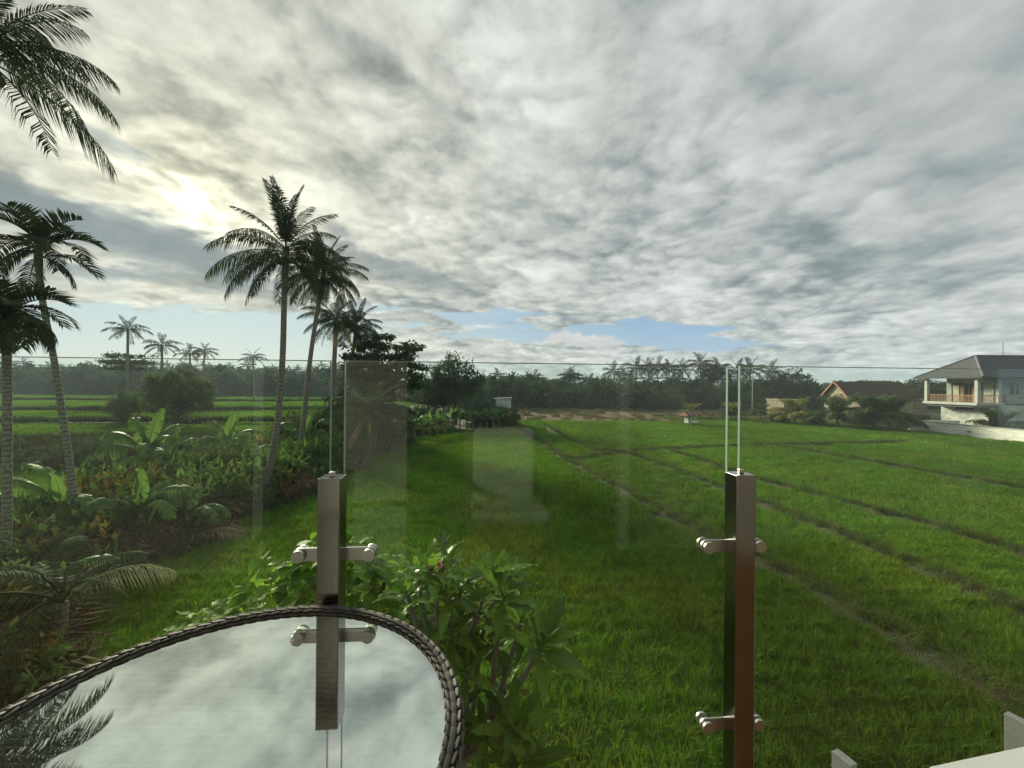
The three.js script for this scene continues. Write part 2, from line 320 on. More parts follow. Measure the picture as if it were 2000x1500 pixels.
// yellower, thinner streaks run through the near paddy
function riceTint(x, d) {
  const streak = Math.exp(-Math.pow((x - (-0.9 + (d - 13) * -0.02) - 0.5 * fbm(d * 0.3, 2, 2)) / 0.75, 2)) * sstep(8.5, 10.5, d) * (1 - sstep(16, 22, d)) + 0.7 * Math.exp(-Math.pow((x - 1.0 + (d - 11) * 0.32 - 0.4 * fbm(d * 0.3, 8, 2)) / 0.5, 2)) * sstep(8, 9.5, d) * (1 - sstep(13, 18, d));
  const n = fbm(x * 0.16 + 4, d * 0.16, 4), y = clamp(streak * 0.85 + 0.5 * sstep(0.0, 0.55, n) );
  const v = 1 + 0.22 * fbm(x * 0.5, d * 0.5, 3) + 0.14 * fbm(x * 0.06 + 40, d * 0.06, 2);
  const id = Math.floor((x + 60) / 6.5 + 0.4 * Math.sin(d * 0.1)) * 7 + Math.floor(d / 15), own = 1 + 0.12 * Math.sin(id * 12.9);   // each planting has its own shade
  return [mix(1, 1.75, y) * v * own, mix(1, 1.12, y) * v * own, mix(1, 1.5, y) * v * own];
}
{
  const near = [], mid = [], far = [];
  const put = (list, d0, d1, size, grow) => {
    for (let d = d0; d < d1; d += size) for (let x = -1.42 * d - 2; x < 1.42 * d + 2; x += size) {
      const px = x + rr(-0.12, 0.12) * size, pd = d + rr(-0.12, 0.12) * size;
      const n = grow > 1.5 ? 1 : 0; let ok = isField(px, pd); if (ok && n) ok = isField(px - size / 3, pd) && isField(px + size / 3, pd);
      if (!ok) continue;
      const b = bundDist(px, pd), s = 0.88 + 0.26 * rnd();
      list.push([px, groundY(px, pd) - 0.03, -pd, Math.floor(rnd() * 4) * Math.PI / 2 + rr(-0.12, 0.12), 1, s * (1 + 0.12 * fbm(px * 0.3, pd * 0.3, 2)) * (b < 0.6 ? 0.85 : 1), riceTint(px, pd)]);
    }
  };
  put(near, 4.8, 15, 0.5, 1); put(mid, 15, 34, 0.75, 1); put(far, 34, 128, 1.5, 1);
  console.log('rice', near.length, mid.length, far.length);
  const gN = [1, 2, 3, 4].map((s) => bladePatch(0.6, 320, 0.27, 0.009, 100 + s, { tones: riceTones, lean: 0.5, hill: 0.15 }));
  const gM = [1, 2, 3].map((s) => bladePatch(0.88, 340, 0.27, 0.016, 200 + s, { tones: riceTones, lean: 0.45, hill: 0.18 }));
  const gF = [1, 2, 3].map((s) => bladePatch(1.8, 560, 0.27, 0.036, 300 + s, { tones: riceTones, lean: 0.45, hill: 0.24 }));
  scatter('near_rice', gN, riceMat, near, 'dense green rice plants of the near paddies', 'rice');
  scatter('middle_rice', gM, riceMat, mid, 'green rice plants of the middle paddies', 'rice');
  scatter('far_rice', gF, riceMat, far, 'pale green rice of the far paddies', 'rice');
}
{
  // grass and dry weeds on the bunds
  const tones = [[0.10, 0.19, 0.025], [0.13, 0.18, 0.035], [0.22, 0.20, 0.08], [0.08, 0.17, 0.02], [0.08, 0.16, 0.02]], P = [], Q = [];
  for (const [x0, d0, x1, d1] of segs) {
    const L = Math.hypot(x1 - x0, d1 - d0), left = x0 < -12, step = left ? 0.5 : 0.11;
    for (let t = 0; t < L; t += step) {
      if (fbm(t * 0.35 + x0, d0, 3) < (left ? -0.9 : -0.5)) continue;
      const d = mix(d0, d1, t / L) + rr(-0.26, 0.26), x = mix(x0, x1, t / L) + rr(-0.2, 0.2), v = rr(0.6, 1.1);
      (left ? Q : P).push([x, groundY(x, d) + 0.14, -d, rnd() * 6.28, left ? 1.5 : 0.8, left ? rr(1.3, 2.2) : rr(0.4, 1.0), [v, v, v]]);
    }
  }
  scatter('bund_grass', [bladePatch(0.4, 60, 0.26, 0.011, 400, { tones, lean: 0.7, tall: 0.4 }), bladePatch(0.4, 60, 0.3, 0.011, 401, { tones, lean: 0.8, tall: 0.4 })], riceMat, P, 'dry weeds and grass tufts on the bunds', 'grass');
  scatter('bund_grass', [bladePatch(0.8, 90, 0.32, 0.035, 402, { tones: [[0.05, 0.08, 0.022], [0.07, 0.10, 0.025]], lean: 0.5, tall: 0.4 })], riceMat, Q, 'dark grass on the terrace edges of the left paddies', 'grass');
  // undergrowth on the garden bank, on the riser beyond and round the brown plot
  const G = [];
  const tonesG = [[0.055, 0.10, 0.025], [0.075, 0.13, 0.03], [0.04, 0.075, 0.02], [0.16, 0.12, 0.06]];
  for (let i = 0; i < 2600; i++) {
    const d = 5.5 + 36 * Math.pow(rnd(), 1.3), x = bankEdge(d) + 0.15 - 8.4 * rnd(); if (fbm(x * 0.4 + 3, d * 0.4, 3) < -0.05 && rnd() < 0.75) continue;
    const v = rr(0.7, 1.2); G.push([x, groundY(x, d) - 0.03, -d, rnd() * 6.28, 1, rr(0.6, 1.7), [v, v, v]]);
  }
  for (let i = 0; i < 900; i++) { const x = -12 - 50 * Math.pow(rnd(), 1.5), d = 26.8 + rr(0, 5.5); const v = rr(0.6, 1.0); G.push([x, groundY(x, d) - 0.03, -d, rnd() * 6.28, 1.5, rr(1.2, 3), [v, v, v]]); }
  for (let i = 0; i < 700; i++) { const x = rr(-2, 46), d = rr(56, 86); if (fbm(x * 0.2, d * 0.5, 3) < 0.1) continue; const v = rr(0.8, 1.5); G.push([x, 0, -d, rnd() * 6.28, 1.8, rr(0.8, 1.8), [v * 1.3, v, v]]); }
  scatter('undergrowth', [bladePatch(0.7, 75, 0.34, 0.022, 500, { tones: tonesG, lean: 0.8, tall: 0.5 }), bladePatch(0.7, 75, 0.34, 0.030, 501, { tones: tonesG, lean: 1.1, tall: 0.5 })], riceMat, G, 'tangled weeds and undergrowth on the garden bank', 'undergrowth');
}
// ---------------------------------------------------------------- palms
// a feather frond growing out along +x: arching rib with two rows of leaflets
function frondGeo(seed, { L = 3.2, e0 = 40, bend = 70, pairs = 60, leaf = 0.75, width = 0.046, droop = 0.6, fore = 0.6, start = 0.14, up = 0, gaps = 0.06, rib = 0.028, segs = 2 } = {}) {
  const R = mulberry(seed), s = new Soup(), P = [], T = [], n = 26; let x = 0, y = 0;
  const jz = (R() - 0.5) * 0.3;
  for (let i = 0; i <= n; i++) { const t = i / n, e = (e0 - bend * Math.pow(t, 1.25)) * Math.PI / 180; T.push([Math.cos(e), Math.sin(e)]); P.push([x, y, jz * t * t * L * 0.3]); x += Math.cos(e) * L / n; y += Math.sin(e) * L / n; }
  for (let i = 0; i < n; i++) {                       // rib
    const r0 = rib * (1 - 0.92 * i / n), r1 = rib * (1 - 0.92 * (i + 1) / n), a = P[i], b = P[i + 1], A = [], B = [];
    for (let k = 0; k < 3; k++) { const q = k * 2.094 + 0.5; A.push([a[0] - T[i][1] * Math.sin(q) * r0, a[1] + T[i][0] * Math.sin(q) * r0, a[2] + Math.cos(q) * r0]); B.push([b[0] - T[i + 1][1] * Math.sin(q) * r1, b[1] + T[i + 1][0] * Math.sin(q) * r1, b[2] + Math.cos(q) * r1]); }
    for (let k = 0; k < 3; k++) s.quad(A[k], A[(k + 1) % 3], B[(k + 1) % 3], B[k]);
  }
  for (let k = 0; k < pairs; k++) for (const side of [-1, 1]) {
    if (R() < gaps) continue;
    const t = start + (1 - start) * (k + 0.5 * (side > 0) + R() * 0.4) / (pairs + 0.6), f = t * n, i = Math.min(Math.floor(f), n - 1), q = f - i;
    const p = [mix(P[i][0], P[i + 1][0], q), mix(P[i][1], P[i + 1][1], q), mix(P[i][2], P[i + 1][2], q)], tx = mix(T[i][0], T[i + 1][0], q), ty = mix(T[i][1], T[i + 1][1], q);
    const l = leaf * Math.pow(Math.sin(Math.PI * (0.13 + 0.80 * (t - start) / (1 - start))), 0.75) * (0.85 + 0.3 * R());
    const fw = fore * (0.7 + 0.5 * t) * (0.85 + 0.3 * R()), dr = droop * (0.75 + 0.5 * R());
    // outward, forward along the rib, lifted in its own plane, then gravity
    let dx = tx * fw - ty * up, dy = ty * fw + tx * up - dr * 0.35, dz = side * 1.0; let m = Math.hypot(dx, dy, dz); dx /= m; dy /= m; dz /= m;
    const w = width * (0.8 + 0.4 * R()), c = [p[0] + dx * l * 0.45, p[1] + dy * l * 0.45 - dr * l * 0.08, p[2] + dz * l * 0.45];
    const e = [p[0] + dx * l * 0.9, p[1] + dy * l * 0.85 - dr * l * 0.42, p[2] + dz * l * (0.95 - 0.3 * dr)];
    const wx = tx * w / 2, wy = ty * w / 2, wz = w * 0.18 * (R() - 0.5);
    s.quad([p[0] - wx * 0.5, p[1] - wy * 0.5, p[2]], [p[0] + wx * 0.5, p[1] + wy * 0.5, p[2]], [c[0] + wx, c[1] + wy, c[2] + wz], [c[0] - wx, c[1] - wy, c[2] - wz]);
    s.tri([c[0] - wx, c[1] - wy, c[2] - wz], [c[0] + wx, c[1] + wy, c[2] + wz], e);
  }
  return s.geo();
}
const frondSet = (base, list) => list.map((o, i) => frondGeo(base + i, o));
// from upright spear to hanging skirt
const coco = frondSet(700, [
  { L: 3.2, e0: 84, bend: 26, leaf: 0.6, droop: 0.2, fore: 1.1, pairs: 64, width: 0.055 }, { L: 3.2, e0: 66, bend: 56, leaf: 0.75, droop: 0.5, fore: 0.9 }, { L: 3.4, e0: 50, bend: 84, leaf: 0.85, droop: 0.8 },
  { L: 3.5, e0: 32, bend: 84, leaf: 0.9, droop: 1.0 }, { L: 3.4, e0: 12, bend: 76, leaf: 0.9, droop: 1.1 }, { L: 3.2, e0: -14, bend: 62, leaf: 0.85, droop: 1.1, gaps: 0.15 }, { L: 2.9, e0: -38, bend: 44, leaf: 0.75, droop: 0.9, gaps: 0.25 }]);
const cocoFar = frondSet(740, [
  { L: 2.9, e0: 78, bend: 50, leaf: 0.7, droop: 0.3, pairs: 13, width: 0.13, segs: 1 }, { L: 3.2, e0: 48, bend: 85, leaf: 0.9, droop: 0.8, pairs: 13, width: 0.14 }, { L: 3.2, e0: 20, bend: 80, leaf: 0.9, droop: 1.0, pairs: 13, width: 0.14 }, { L: 2.9, e0: -15, bend: 60, leaf: 0.85, droop: 1, pairs: 12, width: 0.14 }]);
const areca = frondSet(760, [
  { L: 1.5, e0: 76, bend: 78, leaf: 0.6, width: 0.082, droop: 0.08, fore: 0.6, up: 0.6, pairs: 19, gaps: 0.02, start: 0.2 }, { L: 1.55, e0: 54, bend: 98, leaf: 0.62, width: 0.08, droop: 0.2, fore: 0.55, up: 0.55, pairs: 19, gaps: 0.03, start: 0.2 },
  { L: 1.55, e0: 28, bend: 104, leaf: 0.6, width: 0.075, droop: 0.45, fore: 0.5, up: 0.35, pairs: 20, start: 0.2 }, { L: 1.5, e0: -10, bend: 84, leaf: 0.56, width: 0.07, droop: 0.8, fore: 0.5, pairs: 20 }]);
const young = frondSet(780, [
  { L: 2.3, e0: 72, bend: 88, leaf: 0.7, width: 0.04, droop: 0.55, pairs: 34 }, { L: 2.3, e0: 48, bend: 96, leaf: 0.75, width: 0.04, droop: 0.8, pairs: 34 }, { L: 2.2, e0: 28, bend: 92, leaf: 0.75, width: 0.04, droop: 1.0, pairs: 34 }]);
const youngFar = frondSet(790, [{ L: 2.5, e0: 84, bend: 70, leaf: 0.7, width: 0.09, droop: 0.5, pairs: 20 }, { L: 2.5, e0: 64, bend: 112, leaf: 0.75, width: 0.09, droop: 0.8, pairs: 20 }, { L: 2.3, e0: 42, bend: 100, leaf: 0.7, width: 0.09, droop: 0.9, pairs: 20 }]);

// trunk through [x, y, d] points; fronds as [which, turn in degrees, scale, material]
function palm(name, label, group, trunk, radii, fronds, { set = coco, bark = M.palmBark, nuts = 0, shaft = 0, tilt = 0.1, sides = 10 } = {}) {
  const [x0, y0, d0] = trunk[0], g = thing(name, label, 'palm tree', [x0, y0, -d0], 0, group);
  const pts = trunk.map(([x, y, d]) => V(x - x0, y - y0, -(d - d0))), top = pts[pts.length - 1];
  part(g, 'trunk', limb(pts, radii, sides, 1), bark);
  if (shaft) part(g, 'crownshaft', limb([top.clone().add(V(0, -shaft * 0.15, 0)), top.clone().add(V(0, shaft * 0.4, 0)), top.clone().add(V(0, shaft, 0))], [radii[radii.length - 1] * 1.25, radii[radii.length - 1] * 1.15, 0.03], 10), M.bananaStem);
  fronds.forEach(([k, turn, sc = 1, mat = M.palmLeaf]) => {
    const f = part(g, 'frond', set[k], mat); f.position.copy(top).y += shaft * 0.8 * rnd() + (set.length > 4 ? 0.12 * (3 - k) * 0.3 : 0);
    f.rotation.set(rr(-tilt, tilt), turn * Math.PI / 180, rr(-tilt, tilt), 'YXZ'); f.scale.setScalar(sc);
  });
  for (let i = 0; i < nuts; i++) { const a = rnd() * 6.28, c = part(g, 'coconut', nutGeo, M.coconut); c.position.copy(top).add(V(Math.cos(a) * 0.24, -0.22 - 0.25 * rnd(), Math.sin(a) * 0.24)); }
  return g;
}
const nutGeo = new THREE.IcosahedronGeometry(0.12, 1).scale(1, 1.2, 1);
function ring(spec, mats = [M.palmLeaf, M.palmLeaf, M.palmLeafB], s0 = 1) { const out = []; let a = rnd() * 360; for (const [k, n] of spec) { for (let i = 0; i < n; i++) { out.push([k, a + i * 360 / n + rr(-14, 14), s0 * rr(0.88, 1.1), pick(mats)]); } a += 37; } return out; }

rnd = mulberry(21);
// the tall pair and the smaller ones behind them
palm('coconut_palm', 'tallest coconut palm, slender pale trunk left of the nearer steel post', 'coconut palms on the garden bank', [[-10.25, 0.4, 17.1], [-9.95, 1.6, 17.1], [-9.72, 2.9, 17.1], [-9.49, 6.0, 17.1], [-9.45, 8.1, 17.1], [-9.40, 10.45, 17.1]], [0.19, 0.145, 0.125, 0.115, 0.11, 0.13],
  [[0, 160, 1.0], [0, 20, 0.9], [0, 250, 0.85], [0, 80, 0.9], [1, 200, 0.8], [1, 20, 0.85], [1, 110, 0.85], [1, 290, 0.85], [1, 340, 0.7, M.palmLeafB], [2, 172, 0.92, M.palmLeafB], [2, 60, 0.8], [2, 300, 0.85], [2, 0, 0.7], [3, 188, 0.95], [3, 100, 0.85], [3, 330, 0.75], [3, 20, 0.75], [4, 174, 0.92], [4, 200, 0.95, M.palmLeafB], [4, 40, 0.8], [4, 285, 0.9], [4, 350, 0.7], [5, 205, 0.95], [5, 160, 0.85], [5, 340, 0.75], [5, 250, 0.85, M.palmLeafB], [5, 110, 0.85], [6, 225, 0.95], [6, 180, 0.8], [6, 130, 0.8], [6, 20, 0.75], [6, 300, 0.85], [5, 70, 0.8]], { nuts: 7 });
palm('coconut_palm', 'coconut palm with a full round crown, second tallest, just right of the tallest', 'coconut palms on the garden bank', [[-12.8, 0.3, 24.8], [-12.5, 2.4, 24.8], [-12.26, 5, 24.8], [-11.95, 7.7, 24.8], [-11.35, 11.5, 24.8]], [0.21, 0.15, 0.135, 0.125, 0.125], ring([[0, 3], [1, 6], [2, 7], [3, 7], [4, 7], [5, 9], [6, 9]], undefined, 0.8), { nuts: 9 });
palm('coconut_palm', 'shorter coconut palm with yellowing fronds hanging under the round crown', 'coconut palms on the garden bank', [[-13.2, 0.3, 30], [-13.1, 4, 30], [-12.9, 6.6, 30], [-12.8, 9.6, 30]], [0.24, 0.18, 0.16, 0.14], [...ring([[1, 3], [2, 5], [3, 6], [4, 6], [5, 6]], undefined, 0.76), [5, 320, 0.8, M.palmYellow], [6, 20, 0.8, M.palmYellow], [6, 280, 0.75, M.palmDry], [6, 200, 0.7, M.palmDry]], { nuts: 5 });
palm('coconut_palm', 'small coconut palm with ragged spiky crown next to the dark broad tree', 'coconut palms on the garden bank', [[-13.6, 0.2, 34], [-13.4, 4, 34], [-13.1, 7.6, 34], [-12.8, 9.7, 34]], [0.22, 0.17, 0.15, 0.13], [...ring([[0, 2], [1, 4], [2, 4], [3, 5], [4, 6], [5, 5]], undefined, 0.7), [5, 30, 0.7, M.palmYellow], [6, 330, 0.7, M.palmYellow], [6, 210, 0.7]], { nuts: 3 });
// leaning young palm at the edge of the field
palm('leaning_palm', 'low palm with a dark curved trunk and hanging fronds behind the second glass pane', null, [[-8.3, 0.1, 23], [-8.05, 0.7, 23.1], [-7.75, 1.6, 23.2], [-7.75, 2.7, 23.3], [-7.85, 3.5, 23.3]], [0.2, 0.18, 0.17, 0.16, 0.14], [...ring([[1, 4], [2, 6], [3, 6], [4, 5]], undefined, 0.8), [6, 230, 0.8, M.palmDry], [5, 110, 0.8, M.palmYellow]], { bark: M.bark });
// the near palms on the left edge
palm('coconut_palm', 'near coconut palm whose fronds hang into the top left corner', 'coconut palms on the garden bank', [[-11.25, 0.2, 9.1], [-11.4, 2.0, 9.1], [-11.75, 6, 9.1], [-11.8, 9.5, 9.1], [-11.75, 12.2, 9.1]], [0.10, 0.085, 0.08, 0.078, 0.085],
  [[1, 20, 0.75], [2, 4, 0.7], [3, 20, 0.74], [3, 345, 0.72], [4, 350, 0.9], [4, 15, 0.8, M.palmLeafB], [5, 356, 0.98, M.palmLeafB], [6, 310, 0.95], [6, 350, 0.95], [5, 60, 0.9], [3, 200, 0.8], [4, 160, 0.8], [4, 250, 0.9], [2, 120, 0.8], [1, 150, 0.8], [0, 0, 0.7]], { nuts: 5 });
palm('areca_palm', 'slim areca palm with a smooth leaning trunk and stiff arched fronds', null, [[-11.9, 0.1, 11.7], [-12.3, 1.6, 11.7], [-12.6, 3.45, 11.7], [-12.95, 5.6, 11.7], [-13.3, 7.3, 11.7], [-13.42, 8.35, 11.7]], [0.115, 0.088, 0.082, 0.076, 0.074, 0.08],
  [[0, 10], [0, 100], [0, 190], [0, 280], [1, 350, 1.05], [1, 40], [1, 140], [1, 220], [2, 0, 1.05], [2, 180], [2, 320], [2, 70], [3, 345, 0.95], [3, 200, 0.95], [3, 270, 0.9], [2, 250, 0.95], [3, 150, 0.95], [3, 30, 0.85]], { set: areca, bark: M.arecaBark, shaft: 0.75 });
palm('areca_palm', 'dark shaggy palm half out of frame behind the slim areca palm', null, [[-11.65, 0.1, 9.6], [-11.68, 2, 9.6], [-11.7, 4.5, 9.6], [-11.75, 6.4, 9.6]], [0.10, 0.085, 0.08, 0.08],
  [...ring([[0, 4], [1, 6], [2, 7], [3, 8]], undefined, 0.82), [3, 335, 0.95, M.palmLeafB], [3, 350, 0.9], [3, 310, 0.95], [3, 20, 0.9]], { set: areca, bark: M.arecaBark, shaft: 0.4 });
// young palm with pale feathery fronds under the terrace
palm('young_palm', 'young coconut palm with pale hanging fronds in the lower left corner', null, [[-8.3, 0, 7.6], [-8.25, 0.4, 7.6], [-8.2, 0.95, 7.6]], [0.14, 0.11, 0.08], [[0, 15, 0.75, M.palmLeafB], [0, 130, 0.7], [1, 340, 0.75, M.palmLeafB], [1, 60, 0.75], [1, 170, 0.85], [1, 230, 0.95, M.palmLeafB], [2, 195, 1], [2, 290, 0.95], [2, 140, 0.9], [0, 270, 0.85], [1, 28, 0.8, M.palmStraw], [2, 160, 0.75, M.palmStraw]], { set: young });
for (const [x, d, s, who] of [[-10.6, 14.2, 0.9, 'seedling palm among dead fronds below the tallest palm'], [-9.9, 10.2, 0.8, 'seedling palm on the bank beside the young coconut palm'], [-12.6, 8.2, 1.0, 'seedling palm under the left trunks at the frame edge']])
  palm('seedling_palm', who, 'seedling palms on the bank', [[x, groundY(x, d) - 0.05, d], [x, groundY(x, d) + 0.15, d]], [0.07, 0.06], ring([[0, 3], [1, 4], [2, 4]], [M.palmLeaf, M.palmLeafB], s * 0.6), { set: young });

// palms standing clear of the far treeline: bearing, crown height, distance, crown size
rnd = mulberry(33);
const farWho = ['tall far palm standing alone above the flat tree at left', 'far palm right of the lone tall palm, over the flat tree', 'left palm of the close far pair', 'right palm of the close far pair', 'far palm in the haze left of the tallest coconut palm'];
[[248, 13.4, 62, 1.0], [315, 11.6, 68, 0.95], [370, 11.4, 84, 0.9], [399, 11.8, 84, 0.85], [493, 11.4, 95, 1.0]].forEach(([u, h, d, s], i) => {
  const x = at(u, d), lean = rr(-0.8, 0.8);
  palm('far_palm', farWho[i], 'palms above the left treeline', [[x + lean, 0.2, d], [x + lean * 0.5, h * 0.5, d], [x, h - 0.6, d]], [0.24, 0.19, 0.15], ring([[0, 2], [1, 5], [2, 6], [3, 4]], undefined, s), { set: cocoFar, sides: 6 });
});
const rowWho = (i) => ['first', 'second', 'third', 'fourth', 'fifth', 'sixth', 'seventh', 'eighth', 'ninth', 'tenth', 'eleventh', 'twelfth', 'thirteenth', 'fourteenth', 'fifteenth', 'sixteenth', 'seventeenth', 'eighteenth'][i];
[[1003, 9.6, 230, 1.1], [1020, 8.6, 220, 1.0], [1110, 7.9, 112, 1.05], [1150, 6.9, 118, 1.0], [1178, 6.3, 105, 0.95], [1198, 9.6, 112, 0.95], [1219, 9.0, 108, 0.85], [1243, 10.2, 104, 1.0], [1266, 10.4, 108, 1.0], [1285, 10.9, 112, 0.95], [1307, 10.3, 110, 1.0], [1333, 10.0, 106, 1.0], [1368, 11.2, 100, 1.0], [1402, 10.4, 103, 0.95], [1440, 9.6, 97, 1.05], [1466, 9.8, 95, 1.05], [1507, 9.9, 102, 1.0], [1525, 7.6, 108, 0.9]].forEach(([u, h, d, s], i) => {
  const x = at(u, d), lean = rr(-1, 1);
  palm('far_palm', `${rowWho(i)} palm from the left in the row beyond the brown plot`, 'palms of the row beyond the brown plot', [[x + lean, 0, d], [x + lean * 0.4, h * 0.5, d], [x, h - 0.8, d]], [0.22, 0.17, 0.14], ring([[0, 3], [1, 6], [2, 6], [3, 5]], undefined, s * rr(1.15, 1.35)), { set: cocoFar, sides: 6 });
});
// short palms with yellow ribs before the trees and houses
[[1350, 64, 0.95, 'yellowish short palm behind the field hut', M.palmYellow], [1428, 62, 1.05, 'yellow short palm seen in the gap above the right post', M.palmYellow], [1485, 66, 0.95, 'short palm right of the pale pole', M.crownB], [1552, 56, 1.4, 'short palm left of the cream gabled house', M.palmYellow], [1636, 52, 1.6, 'bushy short palm before the cream gabled house', M.crownB], [1706, 50, 1.65, 'short palm before the long beige wall, left one', M.crownB], [1738, 49, 1.5, 'short palm before the long beige wall, right one', M.palmLeaf], [1950, 42.5, 1.15, 'palm bush behind the white wall, before the villa', M.palmLeafB]].forEach(([u, d, s, who, mt]) => {
  const x = at(u, d); palm('short_palm', who, 'short palms along the far edge of the field', [[x, -0.1, d], [x + 0.05, 0.25 * s, d], [x, 0.55 * s, d]], [0.24, 0.2, 0.14], ring([[0, 8], [1, 9], [2, 9], [0, 5]], [mt, mt, M.crownB], s * 1.05), { set: youngFar, sides: 7 });
});

// ---------------------------------------------------------------- broad trees and bushes
// leaves in clumps round twig ends, spread through the crown's volume
function leafCloud(seed, { rx, ry, rz, clumps = 60, per = 40, leaf = 0.16, clump = 0.5, flat = 0, hollow = 0.5 }) {
  const R = mulberry(seed), s = new Soup(), G = () => (R() + R() + R() - 1.5) * 0.85, ends = [];
  for (let k = 0; k < clumps; k++) {
    let x, y, z; do { x = R() * 2 - 1; y = R() * 2 - 1; z = R() * 2 - 1; } while (x * x + y * y + z * z > 1 || x * x + y * y + z * z < hollow * hollow * R());
    const bump = 1 + 0.28 * N3(x * 2.1 + seed, y * 2.1, z * 2.1); x *= rx * bump; z *= rz * bump; y = flat ? (Math.floor((y * 0.5 + 0.5) * flat) / flat * 2 - 1 + 0.1 * G()) * ry : y * ry * bump;
    ends.push([x, y, z]); const cs = clump * (0.6 + 0.8 * R());
    for (let i = 0; i < per; i++) {
      const px = x + G() * cs, py = y + G() * cs * (flat ? 0.3 : 0.8), pz = z + G() * cs, l = leaf * (0.6 + 0.8 * R());
      const a = R() * 6.283, e = (R() - 0.5) * 2.4 - 0.3, dx = Math.cos(a) * Math.cos(e) * l, dy = Math.sin(e) * l, dz = Math.sin(a) * Math.cos(e) * l, b = R() * 6.283, wx = Math.cos(b) * l * 0.28, wy = (R() - 0.5) * l * 0.3, wz = Math.sin(b) * l * 0.28;
      s.quad([px, py, pz], [px + dx * 0.5 + wx, py + dy * 0.5 + wy, pz + dz * 0.5 + wz], [px + dx, py + dy, pz + dz], [px + dx * 0.5 - wx, py + dy * 0.5 - wy, pz + dz * 0.5 - wz]);
    }
  }
  return [s.geo(), ends];
}
function tree(name, label, category, group, x, d, { trunk = 2, r = 0.18, cloud, mat = M.crown, seed = 1, y = 0, limbs = 7, lean = 0 }) {
  const g = thing(name, label, category, [x, groundY(x, d) - 0.05 + y, -d], 0, group), [geo, ends] = leafCloud(seed, cloud), cy = trunk + cloud.ry * 0.85;
  const list = trunk > 0.05 ? [limb([V(0, 0, 0), V(lean * 0.3, trunk * 0.5, 0.05), V(lean, trunk, 0)], [r, r * 0.8, r * 0.65], 8)] : [];
  for (let i = 0; i < limbs && i < ends.length; i++) { const e = ends[Math.floor(i * ends.length / limbs)]; list.push(limb([V(lean, trunk * 0.92, 0), V(lean + e[0] * 0.45, mix(trunk, cy + e[1], 0.6), e[2] * 0.45), V(lean + e[0], cy + e[1], e[2])], [r * 0.5, r * 0.3, r * 0.1], 5)); }
  part(g, 'trunk', merge(list), M.bark);
  const c = part(g, 'crown', geo, mat); c.position.set(lean, cy, 0);
  return g;
}
rnd = mulberry(55);
tree('broad_tree', 'dark broad tree with layered branches right of the coconut palms', 'tree', null, -11.2, 33, { trunk: 4.2, r: 0.35, lean: 1.0, seed: 3, limbs: 14, cloud: { rx: 3.2, ry: 2.6, rz: 2.6, clumps: 190, per: 56, leaf: 0.30, clump: 0.6, flat: 7, hollow: 0.55 } });
tree('broad_tree', 'rounded dense tree behind the banana row left of the brown plot', 'tree', null, at(890, 52), 52, { trunk: 3.0, r: 0.3, seed: 4, cloud: { rx: 3.3, ry: 2.9, rz: 3, clumps: 120, per: 60, leaf: 0.32, clump: 0.75 } });
tree('broad_tree', 'smaller rounded tree left of the dense tree behind the banana row', 'tree', null, at(850, 50), 50, { trunk: 2.2, r: 0.25, seed: 14, cloud: { rx: 2.1, ry: 2.2, rz: 2, clumps: 70, per: 50, leaf: 0.3, clump: 0.7 } });
tree('round_tree', 'round bushy tree standing among the left paddies', 'tree', null, at(346, 45), 45, { trunk: 1.5, r: 0.2, seed: 5, limbs: 12, mat: M.crownC, cloud: { rx: 3.5, ry: 2.5, rz: 2.8, clumps: 170, per: 60, leaf: 0.34, clump: 0.6, hollow: 0.6 } });
tree('round_tree', 'small sparse tree left of the round bushy tree', 'tree', null, at(243, 45), 45, { trunk: 0.7, r: 0.1, seed: 6, mat: M.crownC, cloud: { rx: 1.5, ry: 1.7, rz: 1.2, clumps: 60, per: 50, leaf: 0.28, clump: 0.5 } });
tree('flat_tree', 'flat topped tree under the lone far palm', 'tree', null, at(250, 78), 78, { trunk: 7.2, r: 0.4, seed: 7, cloud: { rx: 4.6, ry: 1.8, rz: 3.6, clumps: 80, per: 50, leaf: 0.4, clump: 0.9, flat: 3 } });
tree('umbrella_tree', 'flat umbrella shaped tree over the roof of the gabled house', 'tree', null, at(1705, 82), 82, { trunk: 5.6, r: 0.3, seed: 8, cloud: { rx: 4.2, ry: 0.75, rz: 3.4, clumps: 46, per: 40, leaf: 0.35, clump: 0.75, flat: 2 } });
tree('umbrella_tree', 'far pale umbrella shaped tree right of the two smallest palms', 'tree', null, at(1036, 215), 215, { trunk: 7.3, r: 0.4, seed: 9, cloud: { rx: 5.4, ry: 1.3, rz: 4, clumps: 40, per: 40, leaf: 0.6, clump: 1.1, flat: 2 } });
tree('broad_tree', 'dark crowned tree rising among the palms left of the right post', 'tree', null, at(1392, 99), 99, { trunk: 6.4, r: 0.35, seed: 10, cloud: { rx: 3.8, ry: 2.2, rz: 3, clumps: 80, per: 50, leaf: 0.4, clump: 0.8 } });
tree('broad_tree', 'bushy tree at the end of the palm row, left of the gabled house', 'tree', null, at(1550, 92), 92, { trunk: 3.2, r: 0.35, seed: 11, cloud: { rx: 4.2, ry: 3.1, rz: 3.4, clumps: 90, per: 50, leaf: 0.45, clump: 0.95 } });
tree('broad_tree', 'rounded tree between the beige wall and the villa', 'tree', null, at(1800, 88), 88, { trunk: 2.2, r: 0.3, seed: 12, cloud: { rx: 4.6, ry: 2.6, rz: 3.4, clumps: 80, per: 50, leaf: 0.45, clump: 0.9 } });
tree('broad_tree', 'rounded tree seen under the villa eaves', 'tree', null, at(1838, 92), 92, { trunk: 1.6, r: 0.3, seed: 13, cloud: { rx: 4.2, ry: 2.6, rz: 3.4, clumps: 80, per: 50, leaf: 0.45, clump: 0.9 } });
